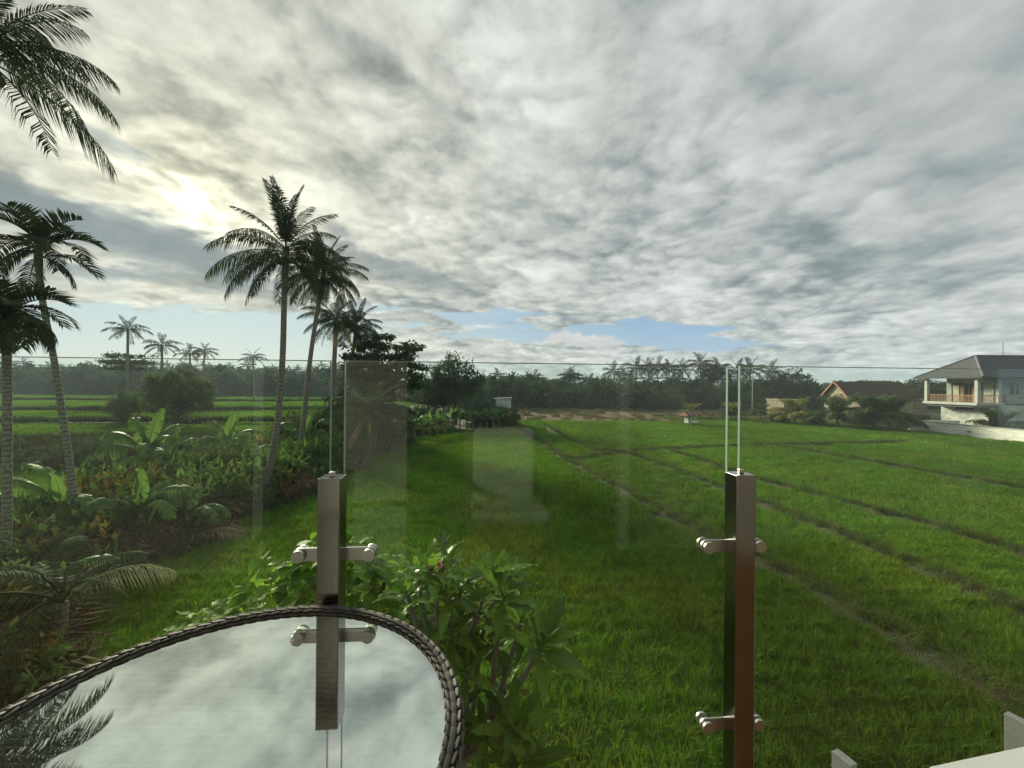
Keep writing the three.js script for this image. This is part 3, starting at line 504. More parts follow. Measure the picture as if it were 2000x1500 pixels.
// bushes along the garden bank
const bush = (x, d, rx, ry, who, mat = M.crown, leaf = 0.16, clumps = 40) => tree('bush', who, 'bush', 'bushes of the garden bank', x, d, { trunk: 0.15, r: 0.06, seed: Math.round(x * 31 + d * 77), limbs: 6, mat, cloud: { rx, ry, rz: rx * 0.9, clumps, per: 44, leaf, clump: 0.36 * Math.min(1.4, rx), hollow: 0.55 } });
bush(-15.4, 30, 1.9, 1.25, 'reddish leaved bush left of the tallest palm trunk', M.crownRed, 0.2, 60);
bush(-13.7, 27.5, 1.6, 1.5, 'green bush between the two tallest palm trunks', M.crownB, 0.2, 60);
bush(-11.9, 27.5, 1.6, 1.9, 'dark bush behind the trunk of the second palm', M.crown, 0.2, 60);
bush(-11.2, 31, 1.8, 1.6, 'dark bush under the broad tree', M.crown, 0.2, 60);
bush(-9.9, 26, 1.1, 0.8, 'low bush left of the leaning palm', M.crownB, 0.17, 40);
bush(-9.6, 30, 1.5, 1.5, 'dark bush behind the leaning palm', M.crown, 0.2, 50);
bush(-12.3, 35, 2.6, 3.6, 'tall dark bush under the small spiky palm', M.crown, 0.28, 110);
bush(-9.5, 34, 1.6, 1.7, 'dark bush where the hedge meets the banana row', M.crown, 0.22, 60);
bush(-9.6, 21, 0.8, 0.5, 'low bush at the field edge under the second palm', M.crownB, 0.14, 30);
bush(-10.4, 19, 0.7, 0.5, 'low bush at the foot of the tallest palm', M.crownB, 0.14, 30);
bush(-9.7, 16, 0.6, 0.4, 'low bush at the field edge before the tallest palm', M.crownB, 0.12, 26);
bush(-13.4, 18.5, 1.0, 0.7, 'low bush behind the banana clump', M.crownB, 0.15, 36);
bush(-16.0, 24, 1.3, 0.9, 'low bush on the riser beyond the bananas', M.crown, 0.17, 40);
bush(-15.6, 12.5, 1.0, 0.6, 'low bush beyond the left trunks', M.crown, 0.14, 36);
bush(-11.4, 9.0, 0.7, 0.45, 'low bush under the near palms', M.crownB, 0.11, 30);
bush(-9.4, 8.0, 0.6, 0.35, 'low bush beside the young palm', M.crown, 0.1, 30);
bush(-10.3, 6.6, 0.9, 0.5, 'low bush in the lower left corner', M.crownB, 0.11, 40);
for (const [i, u] of [818, 842, 930, 955, 975, 992].entries()) bush(at(u, 47 + i * 0.5), 47 + i * 0.5, 1.7, 1.3, `${rowWho(i)} bush from the left behind the banana row`, i % 2 ? M.crown : M.crownB, 0.26, 50);
for (const [i, u] of [1180, 1225, 1275, 1320, 1390, 1450, 1500, 1530].entries()) bush(at(u, 88 + 3 * Math.sin(i * 2)), 88 + 3 * Math.sin(i * 2), 2.6, 1.7, `${rowWho(i)} bush from the left at the foot of the palm row`, i % 3 ? M.crown : M.crownB, 0.4, 50);
for (const [i, u] of [1525, 1590, 1668, 1690, 1756].entries()) bush(at(u, 57 - i * 0.8), 57 - i * 0.8, 1.1, 0.7, `${rowWho(i)} bush from the left before the houses`, M.crown, 0.26, 46);

// the woods that close the view: one mass
{
  const [g1] = leafCloud(801, { rx: 3.4, ry: 2.9, rz: 3.2, clumps: 46, per: 26, leaf: 0.75, clump: 0.95 }), [g2] = leafCloud(802, { rx: 2.6, ry: 3.6, rz: 2.6, clumps: 44, per: 26, leaf: 0.7, clump: 0.85 }), [g3] = leafCloud(803, { rx: 4.4, ry: 2.1, rz: 4, clumps: 46, per: 26, leaf: 0.75, clump: 0.95 });
  const P = [], Pm = []; rnd = mulberry(71);
  const put = (x, y, d, s) => { const v = rr(0.55, 1.5); P.push([x, y, -d, rnd() * 6.28, s, s * rr(0.85, 1.3), [v * rr(0.75, 1.3), v, v * rr(0.8, 1.2)]]); };
  for (let i = 0; i < 520; i++) { const d = 134 + 150 * Math.pow(rnd(), 1.3), u = rr(-160, 760), k = fbm(u * 0.012, d * 0.02, 3), h = (d - 130) * 0.03 + rr(0.8, 6.2) + 2.6 * k; put(at(u, d), h, d, rr(0.7, 1.5)); }
  for (let i = 0; i < 150; i++) { const d = 128 + 8 * rnd(), u = rr(-160, 760); put(at(u, d), rr(0.3, 2.2), d, rr(0.5, 1.0)); }
  for (let i = 0; i < 820; i++) { const d = 90 + 120 * Math.pow(rnd(), 1.5), u = rr(800, 1640), k = fbm(u * 0.012 + 7, d * 0.03, 3), cap = u < 1080 ? 2.6 + (d - 90) * 0.03 : 2.4 + (d - 90) * 0.014; put(at(u, d), rr(0.3, cap) + 1.3 * k, d, rr(0.55, 1.2)); }
  for (let i = 0; i < 160; i++) { const d = 95 + 60 * rnd(), u = rr(1600, 2150); put(at(u, d), rr(0.5, 3.0), d, rr(0.7, 1.15)); }
  scatter('far_woods', [g1, g2, g3], leafMat(col(0.052, 0.082, 0.032), 0.3), P, 'hazy woods closing the view beyond the fields', 'woods');
  const far = cocoFar.map((g, k) => g), crown = []; let R = mulberry(9);
  for (const [k, n] of [[0, 3], [1, 6], [2, 6]]) for (let i = 0; i < n; i++) { const g = far[k].clone(); g.rotateY(i * 6.283 / n + k + R() * 0.3); crown.push(plain(g)); }
  const head = mergeGeometries([...crown, plain(new THREE.CylinderGeometry(0.12, 0.2, 9, 5).translate(0, -4.5, 0))]);
  for (let i = 0; i < 90; i++) { const d = 134 + 110 * rnd(), u = rr(-60, 700); Pm.push([at(u, d), 6.5 + (d - 140) * 0.04 + rr(0, 4.5), -d, rnd() * 6.28, 1, 1, [1, 1, 1]]); }
  for (let i = 0; i < 110; i++) { const d = 92 + 110 * rnd(), u = rr(940, 1560); Pm.push([at(u, d), 3.2 + rr(0, 4.2), -d, rnd() * 6.28, 1, 1, [1, 1, 1]]); }
  scatter('far_palm_heads', [head], M.palmLeaf, Pm, 'palm crowns lost in the haze of the far woods', 'woods');
}

{
  // broad leaved weeds on the bank
  rnd = mulberry(77); const P = [], gs = [[811, 0.5], [812, 0.4], [813, 0.6]].map(([k, r]) => leafCloud(k, { rx: r, ry: r * 0.5, rz: r, clumps: 16, per: 22, leaf: 0.13, clump: 0.2 })[0]);
  for (let i = 0; i < 1500; i++) { const d = 6 + 38 * Math.pow(rnd(), 1.2), x = bankEdge(d) - 0.1 - 8.5 * rnd(); if (fbm(x * 0.3 + 8, d * 0.3, 3) < -0.1 || (x > -13 && d > 10.5 && d < 20 && rnd() < 0.7)) continue; const v = rr(0.6, 1.5), br = rnd() < 0.25; P.push([x, groundY(x, d) + 0.12, -d, rnd() * 6.28, rr(0.7, 1.6), rr(0.8, 2.6), br ? [v * 2.4, v * 1.05, v * 1.3] : [v, v, v]]); }
  for (let i = 0; i < 170; i++) { const d = 9 + 20 * rnd(), x = bankEdge(d) - 1.5 - 6.5 * rnd(), v = rr(0.5, 1.3), br = rnd() < 0.2; P.push([x, groundY(x, d) + 0.3, -d, rnd() * 6.28, rr(1.3, 2.2), rr(1.8, 3.6), br ? [v * 2.2, v, v * 1.2] : [v, v, v]]); }
  for (let i = 0; i < 320; i++) { const x = -13 - 50 * Math.pow(rnd(), 1.5), d = 26.5 + rr(0, 5.5), v = rr(0.5, 1.1); P.push([x, groundY(x, d) + 0.2, -d, rnd() * 6.28, rr(1.1, 2.2), rr(1, 2.4), [v, v, v]]); }
  scatter('leafy_weeds', gs, leafMat(col(0.095, 0.165, 0.036), 0.38), P, 'broad leaved weeds covering the garden bank', 'undergrowth');
}
// ---------------------------------------------------------------- bananas
// a long paddle leaf along +x with a midrib and torn edges
function paddleGeo(seed, { L = 1.9, w = 0.56, e0 = 70, bend = 80, torn = 0.4, fold = 0.35, stalk = 0.2, n = 16 } = {}) {
  const R = mulberry(seed), s = new Soup(), P = []; let x = 0, y = 0;
  for (let i = 0; i <= n; i++) { const t = i / n, e = (e0 - bend * Math.pow(t, 1.6)) * Math.PI / 180; P.push([x, y, e]); x += Math.cos(e) * L / n; y += Math.sin(e) * L / n; }
  const half = (t) => { const k = (t - stalk) / (1 - stalk); return k <= 0 ? 0 : w * 0.5 * Math.pow(Math.sin(Math.PI * Math.pow(k, 0.8) * 0.97 + 0.05), 0.6); };
  for (let i = 0; i < n; i++) {                       // midrib
    const r = 0.022 * (1 - 0.85 * i / n), q = 0.022 * (1 - 0.85 * (i + 1) / n), a = P[i], b = P[i + 1];
    s.quad([a[0], a[1] + r, -r], [a[0], a[1] + r, r], [b[0], b[1] + q, q], [b[0], b[1] + q, -q]); s.quad([a[0], a[1] + r, r], [a[0], a[1] - r, 0], [b[0], b[1] - q, 0], [b[0], b[1] + q, q]); s.quad([a[0], a[1] - r, 0], [a[0], a[1] + r, -r], [b[0], b[1] + q, -q], [b[0], b[1] - q, 0]);
  }
  for (const side of [-1, 1]) {
    let sag = fold + (R() - 0.5) * 0.3;
    for (let i = 0; i < n; i++) {
      const t0 = i / n, t1 = (i + 1) / n, h0 = half(t0), h1 = half(t1); if (h0 + h1 < 0.02) continue;
      if (R() < torn * 0.5) sag = fold + (R() - 0.3) * torn * 1.8;
      const tear = R() < torn ? 0.035 * (1 + R()) : 0, a = P[i], b = P[i + 1];
      const m = (p, h, q) => [p[0] - Math.sin(p[2]) * h * q * 0 + Math.cos(p[2]) * (h * 0.15), p[1] + Math.cos(p[2]) * h * 0.35 - sag * h * q, side * h * q];
      const m0 = m(a, h0, 0.55), m1 = m(b, h1, 0.55), o0 = [...m(a, h0, 1)], o1 = [...m(b, h1, 1)]; o0[1] -= sag * h0 * 0.35; o1[1] -= sag * h1 * 0.35; o1[0] -= tear;
      const p0 = [a[0], a[1] + 0.01, 0], p1 = [b[0], b[1] + 0.01, 0];
      if (side > 0) { s.quad(p0, m0, m1, p1); s.quad(m0, o0, o1, m1); } else { s.quad(p0, p1, m1, m0); s.quad(m0, m1, o1, o0); }
    }
  }
  return s.geo();
}
const paddles = [paddleGeo(1, { e0: 84, bend: 30, torn: 0.3, n: 22 }), paddleGeo(2, { e0: 74, bend: 78, torn: 0.6, n: 22 }), paddleGeo(3, { e0: 60, bend: 112, torn: 0.8, L: 2.1, n: 22 }), paddleGeo(4, { e0: 46, bend: 126, torn: 0.9, L: 2.0, fold: 0.8, n: 22 }), paddleGeo(5, { e0: -20, bend: 60, torn: 0.9, L: 1.5, w: 0.25, fold: 1.2 })];
const paddlesFar = [paddleGeo(11, { e0: 82, bend: 30, n: 6, w: 0.5 }), paddleGeo(12, { e0: 70, bend: 90, n: 6, torn: 0.6, w: 0.5 }), paddleGeo(13, { e0: 52, bend: 115, n: 6, torn: 0.8, w: 0.5 })];
const stemGeo = limb([V(0, 0, 0), V(0.02, 0.5, 0), V(0, 1, 0)], [0.11, 0.09, 0.055], 9);
function banana(name, label, group, x, d, stem, leaves, { set = paddles, s = 1.12 } = {}) {
  const g = thing(name, label, 'banana plant', [x, groundY(x, d) - 0.04, -d], 0, group), st = part(g, 'stem', stemGeo, M.bananaStem); st.scale.set(s, stem, s);
  leaves.forEach(([k, turn, sc = 1, mat = M.banana]) => { const f = part(g, 'leaf', set[k], mat); f.position.y = stem * (k === 4 ? 0.8 : 0.97); f.rotation.set(rr(-0.15, 0.15), turn * Math.PI / 180, rr(-0.08, 0.08), 'YXZ'); f.scale.setScalar(sc * s); });
  return g;
}
rnd = mulberry(91);
const GB = 'banana plants on the garden bank', D = M.bananaDry, B2 = M.bananaB;
banana('banana_plant', 'tall banana plant with upright leaves at the middle of the garden bank', GB, -14.9, 16.9, 1.5, [[0, 90, 0.95], [0, 200, 0.85, B2], [1, 150, 1, M.banana], [1, 30, 0.9, B2], [2, 185, 1, B2], [2, 350, 0.95], [3, 215, 0.95, B2], [3, 310, 0.9], [4, 20, 0.9, D], [4, 250, 0.9, D]]);
banana('banana_plant', 'banana plant leaning on the tall one, dark leaves', GB, -13.6, 16.2, 1.2, [[0, 70, 0.8], [1, 20, 0.85, B2], [2, 150, 0.9, B2], [2, 300, 0.9, B2], [3, 200, 0.85], [4, 100, 0.8, D], [4, 330, 0.8, D]]);
banana('banana_plant', 'banana plant with two bright upright leaves above brown litter', GB, -14.4, 21, 1.25, [[0, 100, 0.85], [0, 60, 0.75], [1, 170, 0.85, B2], [2, 10, 0.9, B2], [3, 190, 0.9, B2], [3, 330, 0.85], [4, 210, 1, D], [4, 20, 1, D]]);
banana('banana_plant', 'small banana plant beside the one above brown litter', GB, -13.2, 20.3, 0.9, [[0, 80, 0.6], [1, 200, 0.7, B2], [2, 340, 0.75], [2, 120, 0.7, B2], [4, 60, 0.8, D]]);
banana('banana_plant', 'banana plant with one broad bright leaf before the slim areca trunk', GB, -12.9, 11.9, 0.9, [[0, 40, 0.72], [0, 300, 0.5], [1, 175, 0.95], [2, 200, 0.95], [3, 345, 0.85, B2], [3, 160, 0.9, B2], [4, 30, 0.8, D]]);
banana('banana_plant', 'banana plant with a shining bent leaf right of the areca trunk', GB, -10.9, 12.2, 0.75, [[0, 120, 0.62], [1, 60, 0.6, B2], [2, 15, 0.75, B2], [3, 150, 0.75, B2], [3, 340, 0.8], [2, 250, 0.7, B2]]);
banana('banana_plant', 'low banana plant with arching leaves over the brown litter', GB, -10.3, 13.2, 0.5, [[1, 100, 0.55, B2], [2, 175, 0.8, B2], [3, 340, 0.75, B2], [3, 10, 0.7, B2]]);
banana('banana_plant', 'banana plant right of the tallest palm trunk', GB, -12.6, 25.6, 1.1, [[0, 60, 0.75], [0, 110, 0.7], [1, 10, 0.9, B2], [2, 190, 0.95, B2], [3, 340, 0.9], [3, 160, 0.85, B2], [4, 300, 1, D]]);
banana('banana_plant', 'banana plant left of the tallest palm trunk, pale drooping leaves', GB, -12.1, 18.8, 0.9, [[0, 80, 0.6, B2], [1, 180, 0.7, B2], [2, 20, 0.75, B2], [3, 150, 0.7, B2], [4, 200, 0.9, D], [4, 320, 0.9, D]]);
banana('banana_plant', 'low banana plant with one dark hanging leaf over the young palm', GB, -9.7, 8.7, 0.45, [[2, 30, 0.6, B2], [3, 150, 0.65, B2], [3, 330, 0.6, B2]]);
banana('banana_plant', 'banana plant at the left frame edge behind the trunks', GB, -14.4, 10.6, 1.0, [[1, 30, 0.8, B2], [2, 330, 0.9, B2], [2, 160, 0.9], [3, 20, 0.8, B2], [1, 200, 0.8]]);
for (const [i, [u, d]] of [[787, 33.5], [806, 35], [823, 37], [838, 38.5], [853, 39.5], [868, 40.6], [882, 41.5], [897, 42.4], [911, 43], [924, 43.6], [938, 44.4], [951, 44.6], [964, 45.2], [975, 45.6]].entries())
  banana('banana_plant', `${rowWho(i)} banana plant from the left in the row at the end of the near paddy`, 'banana row at the end of the near paddy', at(u, d), d + rr(0, 0.8), rr(0.8, 1.5), [[0, rnd() * 360, 0.9], [0, rnd() * 360, 0.85], [1, rnd() * 360, 1, B2], [1, rnd() * 360, 0.95], [1, rnd() * 360, 0.95, B2], [2, rnd() * 360, 1, B2], [2, rnd() * 360, 1], [2, rnd() * 360, 1, B2], [2, rnd() * 360, 0.9, i > 7 ? D : B2], [2, rnd() * 360, 0.9, D]], { set: paddlesFar, s: 0.95 });

// dead fronds lying on the bank
for (const [i, [x, d, t]] of [[-9.9, 12.4, 30], [-10.6, 11.2, 200], [-10.0, 14.6, 340], [-11.4, 14.0, 160], [-9.8, 9.4, 60], [-9.2, 8.4, 20], [-11.6, 17, 250], [-10.9, 15.4, 100], [-10.2, 17.6, 10], [-12.8, 14.8, 300], [-11.6, 12.6, 330], [-9.4, 10.6, 300], [-12.4, 20.4, 20], [-11.0, 21.6, 140]].entries()) {
  const f = single('dead_frond', young[i % 3], M.palmDry, `${rowWho(i)} dry brown frond from the terrace among those lying on the bank`, 'dead frond', 'dead fronds on the bank');
  f.position.set(x, groundY(x, d) + 0.05, -d); f.rotation.set(rr(-0.3, 0.3), t * Math.PI / 180, -0.75, 'YXZ'); f.scale.setScalar(rr(0.7, 1.0));
}

{
  // dry leaves and stalks lying on the bank
  rnd = mulberry(97); const tones = [[0.22, 0.14, 0.075], [0.16, 0.095, 0.055], [0.28, 0.20, 0.11], [0.12, 0.075, 0.045]], P = [], flat = [0, 1].map((k) => bladePatch(0.8, 70, 0.16, 0.045, 610 + k, { tones, lean: 3.2, tall: 0.5 }));
  for (let i = 0; i < 900; i++) { const d = 6.5 + 24 * Math.pow(rnd(), 1.1), x = bankEdge(d) - 0.3 - 5.2 * rnd(); if (fbm(x * 0.35 + 2, d * 0.35, 3) < -0.15) continue; const v = rr(0.7, 1.2); P.push([x, groundY(x, d) + 0.04, -d, rnd() * 6.28, rr(0.7, 1.3), rr(0.8, 2.4), [v, v, v]]); }
  scatter('leaf_litter', flat, riceMat, P, 'brown dry leaves littering the garden bank', 'leaf litter');
}
// ---------------------------------------------------------------- the frangipani below the terrace
function ovalLeaf(seed, L, w, { bend = 0.5, fold = 0.25, n = 6, power = 0.8, peak = 0.62, heart = 0 } = {}) {
  const s = new Soup(), P = [], R = mulberry(seed); let x = 0, y = 0; const b = bend * (0.8 + 0.4 * R());
  for (let i = 0; i <= n; i++) { const t = i / n, e = 0.12 - b * t * t; P.push([x, y]); x += Math.cos(e) * L / n; y += Math.sin(e) * L / n; }
  const half = (t) => heart ? w * 0.5 * Math.pow(Math.sin(Math.PI * Math.pow(Math.min(t * 0.93 + 0.07, 1), 0.55)), 0.8) : w * 0.5 * Math.pow(Math.sin(Math.PI * Math.pow(t, peak / 0.62)), power);
  for (let i = 0; i < n; i++) for (const side of [-1, 1]) {
    const h0 = i ? half(i / n) : (heart ? half(0) : 0.004), h1 = i === n - 1 ? 0.001 : half((i + 1) / n), a = P[i], c = P[i + 1], wav = 0.012 * Math.sin(i * 2.4 + seed) * (L / 0.28);
    const p0 = [a[0], a[1], 0], p1 = [c[0], c[1], 0], o0 = [a[0], a[1] + fold * h0, side * h0], o1 = [c[0], c[1] + fold * h1 + wav * side, side * h1];
    if (side > 0) s.quad(p0, o0, o1, p1); else s.quad(p0, p1, o1, o0);
  }
  const g = s.geo(true); g.setAttribute('uv', new THREE.Float32BufferAttribute(new Float32Array(g.attributes.position.count * 2).map((_, i) => (i % 2 ? g.attributes.position.getZ(i >> 1) / w + 0.5 : g.attributes.position.getX(i >> 1) / L)), 2)); return g;
}
const tVein = texture(128, (x, y) => { const v = Math.abs(y - 0.5), rib = Math.exp(-v * v * 3000), side = Math.pow(Math.max(0, Math.sin((x * 11 - v * 3.5) * 6.2832)), 14) * 0.25; const n = 0.86 + 0.07 * tile(x, y, 9, 3) + rib * 0.35 + side * 0.2; return [n * (1 + rib * 0.15), n, n * (0.95 + rib * 0.1)]; });
const flower = (() => { const g = []; for (let k = 0; k < 5; k++) { const p = plain(ovalLeaf(5, 0.05, 0.032, { bend: 0.4, n: 4 })); p.rotateZ(0.5).rotateY(k * 1.2566); g.push(p); } return mergeGeometries(g); })();
{
  rnd = mulberry(131);
  const leaf = [1, 2, 3].map((k) => ovalLeaf(k, 0.33, 0.084, { bend: 0.25 + 0.22 * k, n: 7 })), leafS = ovalLeaf(9, 0.2, 0.045, { bend: 0.2, n: 5 });
  const mats = [[0.21, 0.39, 0.050], [0.155, 0.32, 0.042], [0.27, 0.44, 0.065], [0.12, 0.25, 0.036]].map((c) => leafMat(col(...c), 0.55, { map: tVein, clearcoat: 0.55, clearcoatRoughness: 0.28 }));
  const oldLeaf = leafMat(col(0.26, 0.24, 0.05), 0.4, { map: tVein });
  const bx = -0.38, bd = 3.35, t = thing('frangipani', 'frangipani shrub with long glossy leaves in rosettes beside the table', 'shrub', [bx, 0, -bd]);
  const pt = (u, v, d) => V(bearing(u) * d - bx, EYE - (v - 748) / F * d, -(d - bd));
  const forks = [pt(905, 1480, 3.3), pt(960, 1400, 3.25), pt(880, 1330, 3.4)];
  const tips = [[852, 1120, 3.1, 0, 1.0], [902, 1150, 3.25, 2, 0.9], [962, 1125, 3.2, 2, 1.0], [985, 1165, 3.0, 1, 0.95], [1058, 1262, 3.0, 1, 1.1], [1020, 1215, 3.2, 1, 0.9], [800, 1160, 3.3, 2, 0.85], [885, 1235, 3.1, 2, 0.9], [940, 1270, 3.3, 0, 0.85], [930, 1195, 3.45, 2, 0.8], [1005, 1420, 2.9, 1, 0.95], [955, 1440, 3.0, 0, 0.85], [850, 1200, 3.45, 2, 0.85], [990, 1330, 3.3, 1, 0.7], [1000, 1120, 3.5, 2, 0.7], [895, 1395, 3.05, 0, 0.8], [820, 1115, 3.5, 2, 0.8], [915, 1310, 3.0, 0, 0.8], [880, 1165, 3.0, 2, 0.8], [1035, 1480, 2.8, 1, 0.9], [930, 1240, 3.4, 2, 0.85], [975, 1265, 3.4, 1, 0.8], [870, 1290, 3.3, 2, 0.8]];
  part(t, 'trunk', merge([limb([V(0, -0.05, 0), V(0.05, 1.0, 0.02), forks[0]], [0.09, 0.075, 0.055], 9), limb([forks[0], forks[0].clone().lerp(forks[1], 0.5).add(V(0.03, 0, 0)), forks[1]], [0.05, 0.042, 0.036], 8), limb([forks[0], forks[0].clone().lerp(forks[2], 0.5), forks[2]], [0.05, 0.042, 0.036], 8)]), M.plumeriaBark);
  tips.forEach(([u, v, d, f, s], i) => {
    const p = pt(u, v, d), a = forks[f], m = a.clone().lerp(p, 0.55).add(V(rr(-0.05, 0.05), -0.05, rr(-0.05, 0.05))), out = p.clone().sub(m).normalize(); out.y += 0.5; out.normalize();
    part(t, 'branch', limb([a, m, p], [0.03, 0.022, 0.018], 7), M.plumeriaBark);
    const n = Math.round(13.4 * (0.7 + 0.3 * s)), q = new THREE.Quaternion().setFromUnitVectors(V(0, 1, 0), out);
    for (let k = 0; k < n; k++) {
      const inner = k / n, l = part(t, 'leaf', inner > 0.82 ? leafS : leaf[k % 3], k === 0 && i % 4 === 1 ? oldLeaf : mats[(k + i) % 4]);
      const e = new THREE.Quaternion().setFromEuler(new THREE.Euler(rr(-0.2, 0.2), k * 2.4 + rr(-0.2, 0.2), mix(-0.15, 1.2, inner) + rr(-0.12, 0.12), 'YXZ'));
      l.quaternion.copy(q).multiply(e); l.position.copy(p).addScaledVector(out, mix(-0.05, 0.03, inner)); l.scale.setScalar(s * rr(0.85, 1.2));
    }
  });
  const fm = leafMat(col(0.5, 0.22, 0.2), 0.3); for (let k = 0; k < 3; k++) { const f = part(t, 'flower', flower, fm); f.position.copy(pt(852 + rr(-12, 12), 1106 + rr(-8, 8), 3.05)); f.rotation.set(rr(0, 1), rr(0, 6), rr(0, 1)); f.scale.setScalar(0.8); }
  part(t, 'bud_stalk', merge([limb([pt(868, 1110, 3.2), pt(870, 1060, 3.2), pt(872, 1032, 3.2)], [0.01, 0.008, 0.006], 5), limb([pt(870, 1062, 3.2), pt(880, 1045, 3.2), pt(886, 1040, 3.2)], [0.007, 0.006, 0.004], 5), limb([pt(870, 1066, 3.2), pt(862, 1050, 3.2), pt(855, 1043, 3.2)], [0.007, 0.006, 0.004], 5)]), M.plumeriaBark);
}
{
  // creeper-covered shrub behind the nearer post: light heart shaped leaves
  rnd = mulberry(141);
  const t = thing('creeper_shrub', 'bright green leafy creeper shrub behind the nearer steel post', 'shrub', [-1.75, 0, -3.75]);
  const lf = [1, 2, 3].map((k) => ovalLeaf(20 + k, 0.125, 0.108, { bend: 0.5 + 0.3 * k, fold: 0.2, heart: 1, n: 5 }));
  const mats = [[0.26, 0.46, 0.060], [0.19, 0.37, 0.050], [0.33, 0.51, 0.085], [0.14, 0.29, 0.040]].map((c) => leafMat(col(...c), 0.58, { map: tVein, clearcoat: 0.25, clearcoatRoughness: 0.4 }));
  part(t, 'stem', merge([0, 1, 2, 3, 4].map((k) => limb([V(0.15 * k - 0.3, -0.05, 0.05 * k), V(0.2 * k - 0.5, 1.4, 0.1), V(0.34 * k - 0.75, 2.6 + 0.15 * k, 0.1 * (k % 2))], [0.05, 0.035, 0.02], 6))), M.bark);
  const lobes = [[-0.7, 2.66, 0.1, 0.56, 0.38], [-0.22, 2.95, 0.05, 0.55, 0.48], [0.12, 3.18, -0.05, 0.42, 0.48], [0.48, 3.02, 0.0, 0.5, 0.46], [0.62, 2.68, 0.12, 0.42, 0.42], [-0.5, 2.2, 0.1, 0.6, 0.5], [0.2, 2.2, 0.1, 0.8, 0.6], [0.72, 2.35, 0.2, 0.4, 0.5], [-1.05, 2.42, 0.1, 0.34, 0.28]];
  const spots = [];
  for (let i = 0; i < 2400; i++) {
    const [lx, ly, lz, rx, ry] = lobes[i % lobes.length]; let x, y, z; do { x = rr(-1, 1); y = rr(-1, 1); z = rr(-1, 1); } while (x * x + y * y + z * z > 1 || x * x + y * y + z * z < 0.55);
    const b = 1 + 0.22 * N3(x * 2 + lx * 3, y * 2 + ly, z * 2); spots.push([lx + x * rx * b, ly + y * ry * b, lz + z * rx * 0.8 * b, Math.atan2(-z, x)]);
  }
  spots.sort((a, b) => (b[1] + b[2] * 1.2) - (a[1] + a[2] * 1.2));
  const rest = [[], [], [], []];
  spots.forEach(([x, y, z, a], i) => {
    const m = new THREE.Object3D(); m.position.set(x, y, z); m.rotation.set(rr(-0.5, 0.5), a + rr(-0.8, 0.8), rr(-1.0, 0.35), 'YXZ'); m.scale.setScalar(rr(0.7, 1.25)); m.updateMatrix();
    if (i < 290) { const l = part(t, 'leaf', lf[i % 3], mats[i % 4]); l.position.copy(m.position); l.rotation.copy(m.rotation); l.scale.copy(m.scale); }
    else rest[i % 4].push(lf[i % 3].clone().applyMatrix4(m.matrix));
  });
  rest.forEach((r, k) => { const f = part(t, 'foliage', mergeGeometries(r), mats[k]); f.userData.kind = 'stuff'; });
}
// ---------------------------------------------------------------- villa, houses, hut, wall
const wallPaint = (r, g, b, o = {}) => std(col(r, g, b), 0.85, { map: tPatch, bumpMap: tRough, bumpScale: 0.004, ...o });
const H = {
  white: wallPaint(0.66, 0.69, 0.66), wallGrey: wallPaint(0.46, 0.51, 0.48), stained: std(col(0.80, 0.80, 0.75), 0.9, { map: texture(512, (x, y) => { const s = clamp(0.5 + 0.9 * tile(x, y * 0.5, 9, 5, 0.6)), d = clamp(1.4 * tile(x + 0.5, y, 5, 4) - 0.1); const v = 1 - 0.28 * s * s - 0.3 * d; return srgb(v, v * 0.985, v * 0.94); }) }),
  cap: wallPaint(0.5, 0.53, 0.49), beige: wallPaint(0.30, 0.26, 0.18), cream: wallPaint(0.44, 0.39, 0.28), roof: std(col(0.065, 0.070, 0.078), 0.7), roofB: std(col(0.055, 0.060, 0.070), 0.65), roofC: std(col(0.078, 0.080, 0.088), 0.7), ridge: std(col(0.14, 0.145, 0.15), 0.6),
  brownRoof: std(col(0.06, 0.037, 0.030), 0.85), brownRoofB: std(col(0.075, 0.046, 0.036), 0.85), fascia: std(col(0.3, 0.13, 0.08), 0.8), eave: std(col(0.06, 0.06, 0.06), 0.8), wood: std(col(0.30, 0.15, 0.06), 0.6), door: std(col(0.11, 0.065, 0.04), 0.6), glass: phys(col(0.02, 0.024, 0.025), 0.06, { specularIntensity: 1 }), curtain: std(col(0.4, 0.36, 0.28), 0.9), darkWall: std(col(0.05, 0.05, 0.05), 0.9), metal: phys(col(0.35, 0.36, 0.36), 0.4, { metalness: 0.9 }), concrete: wallPaint(0.30, 0.30, 0.285),
};
const shift = (u, n) => { const k = n.clone(); return k; };
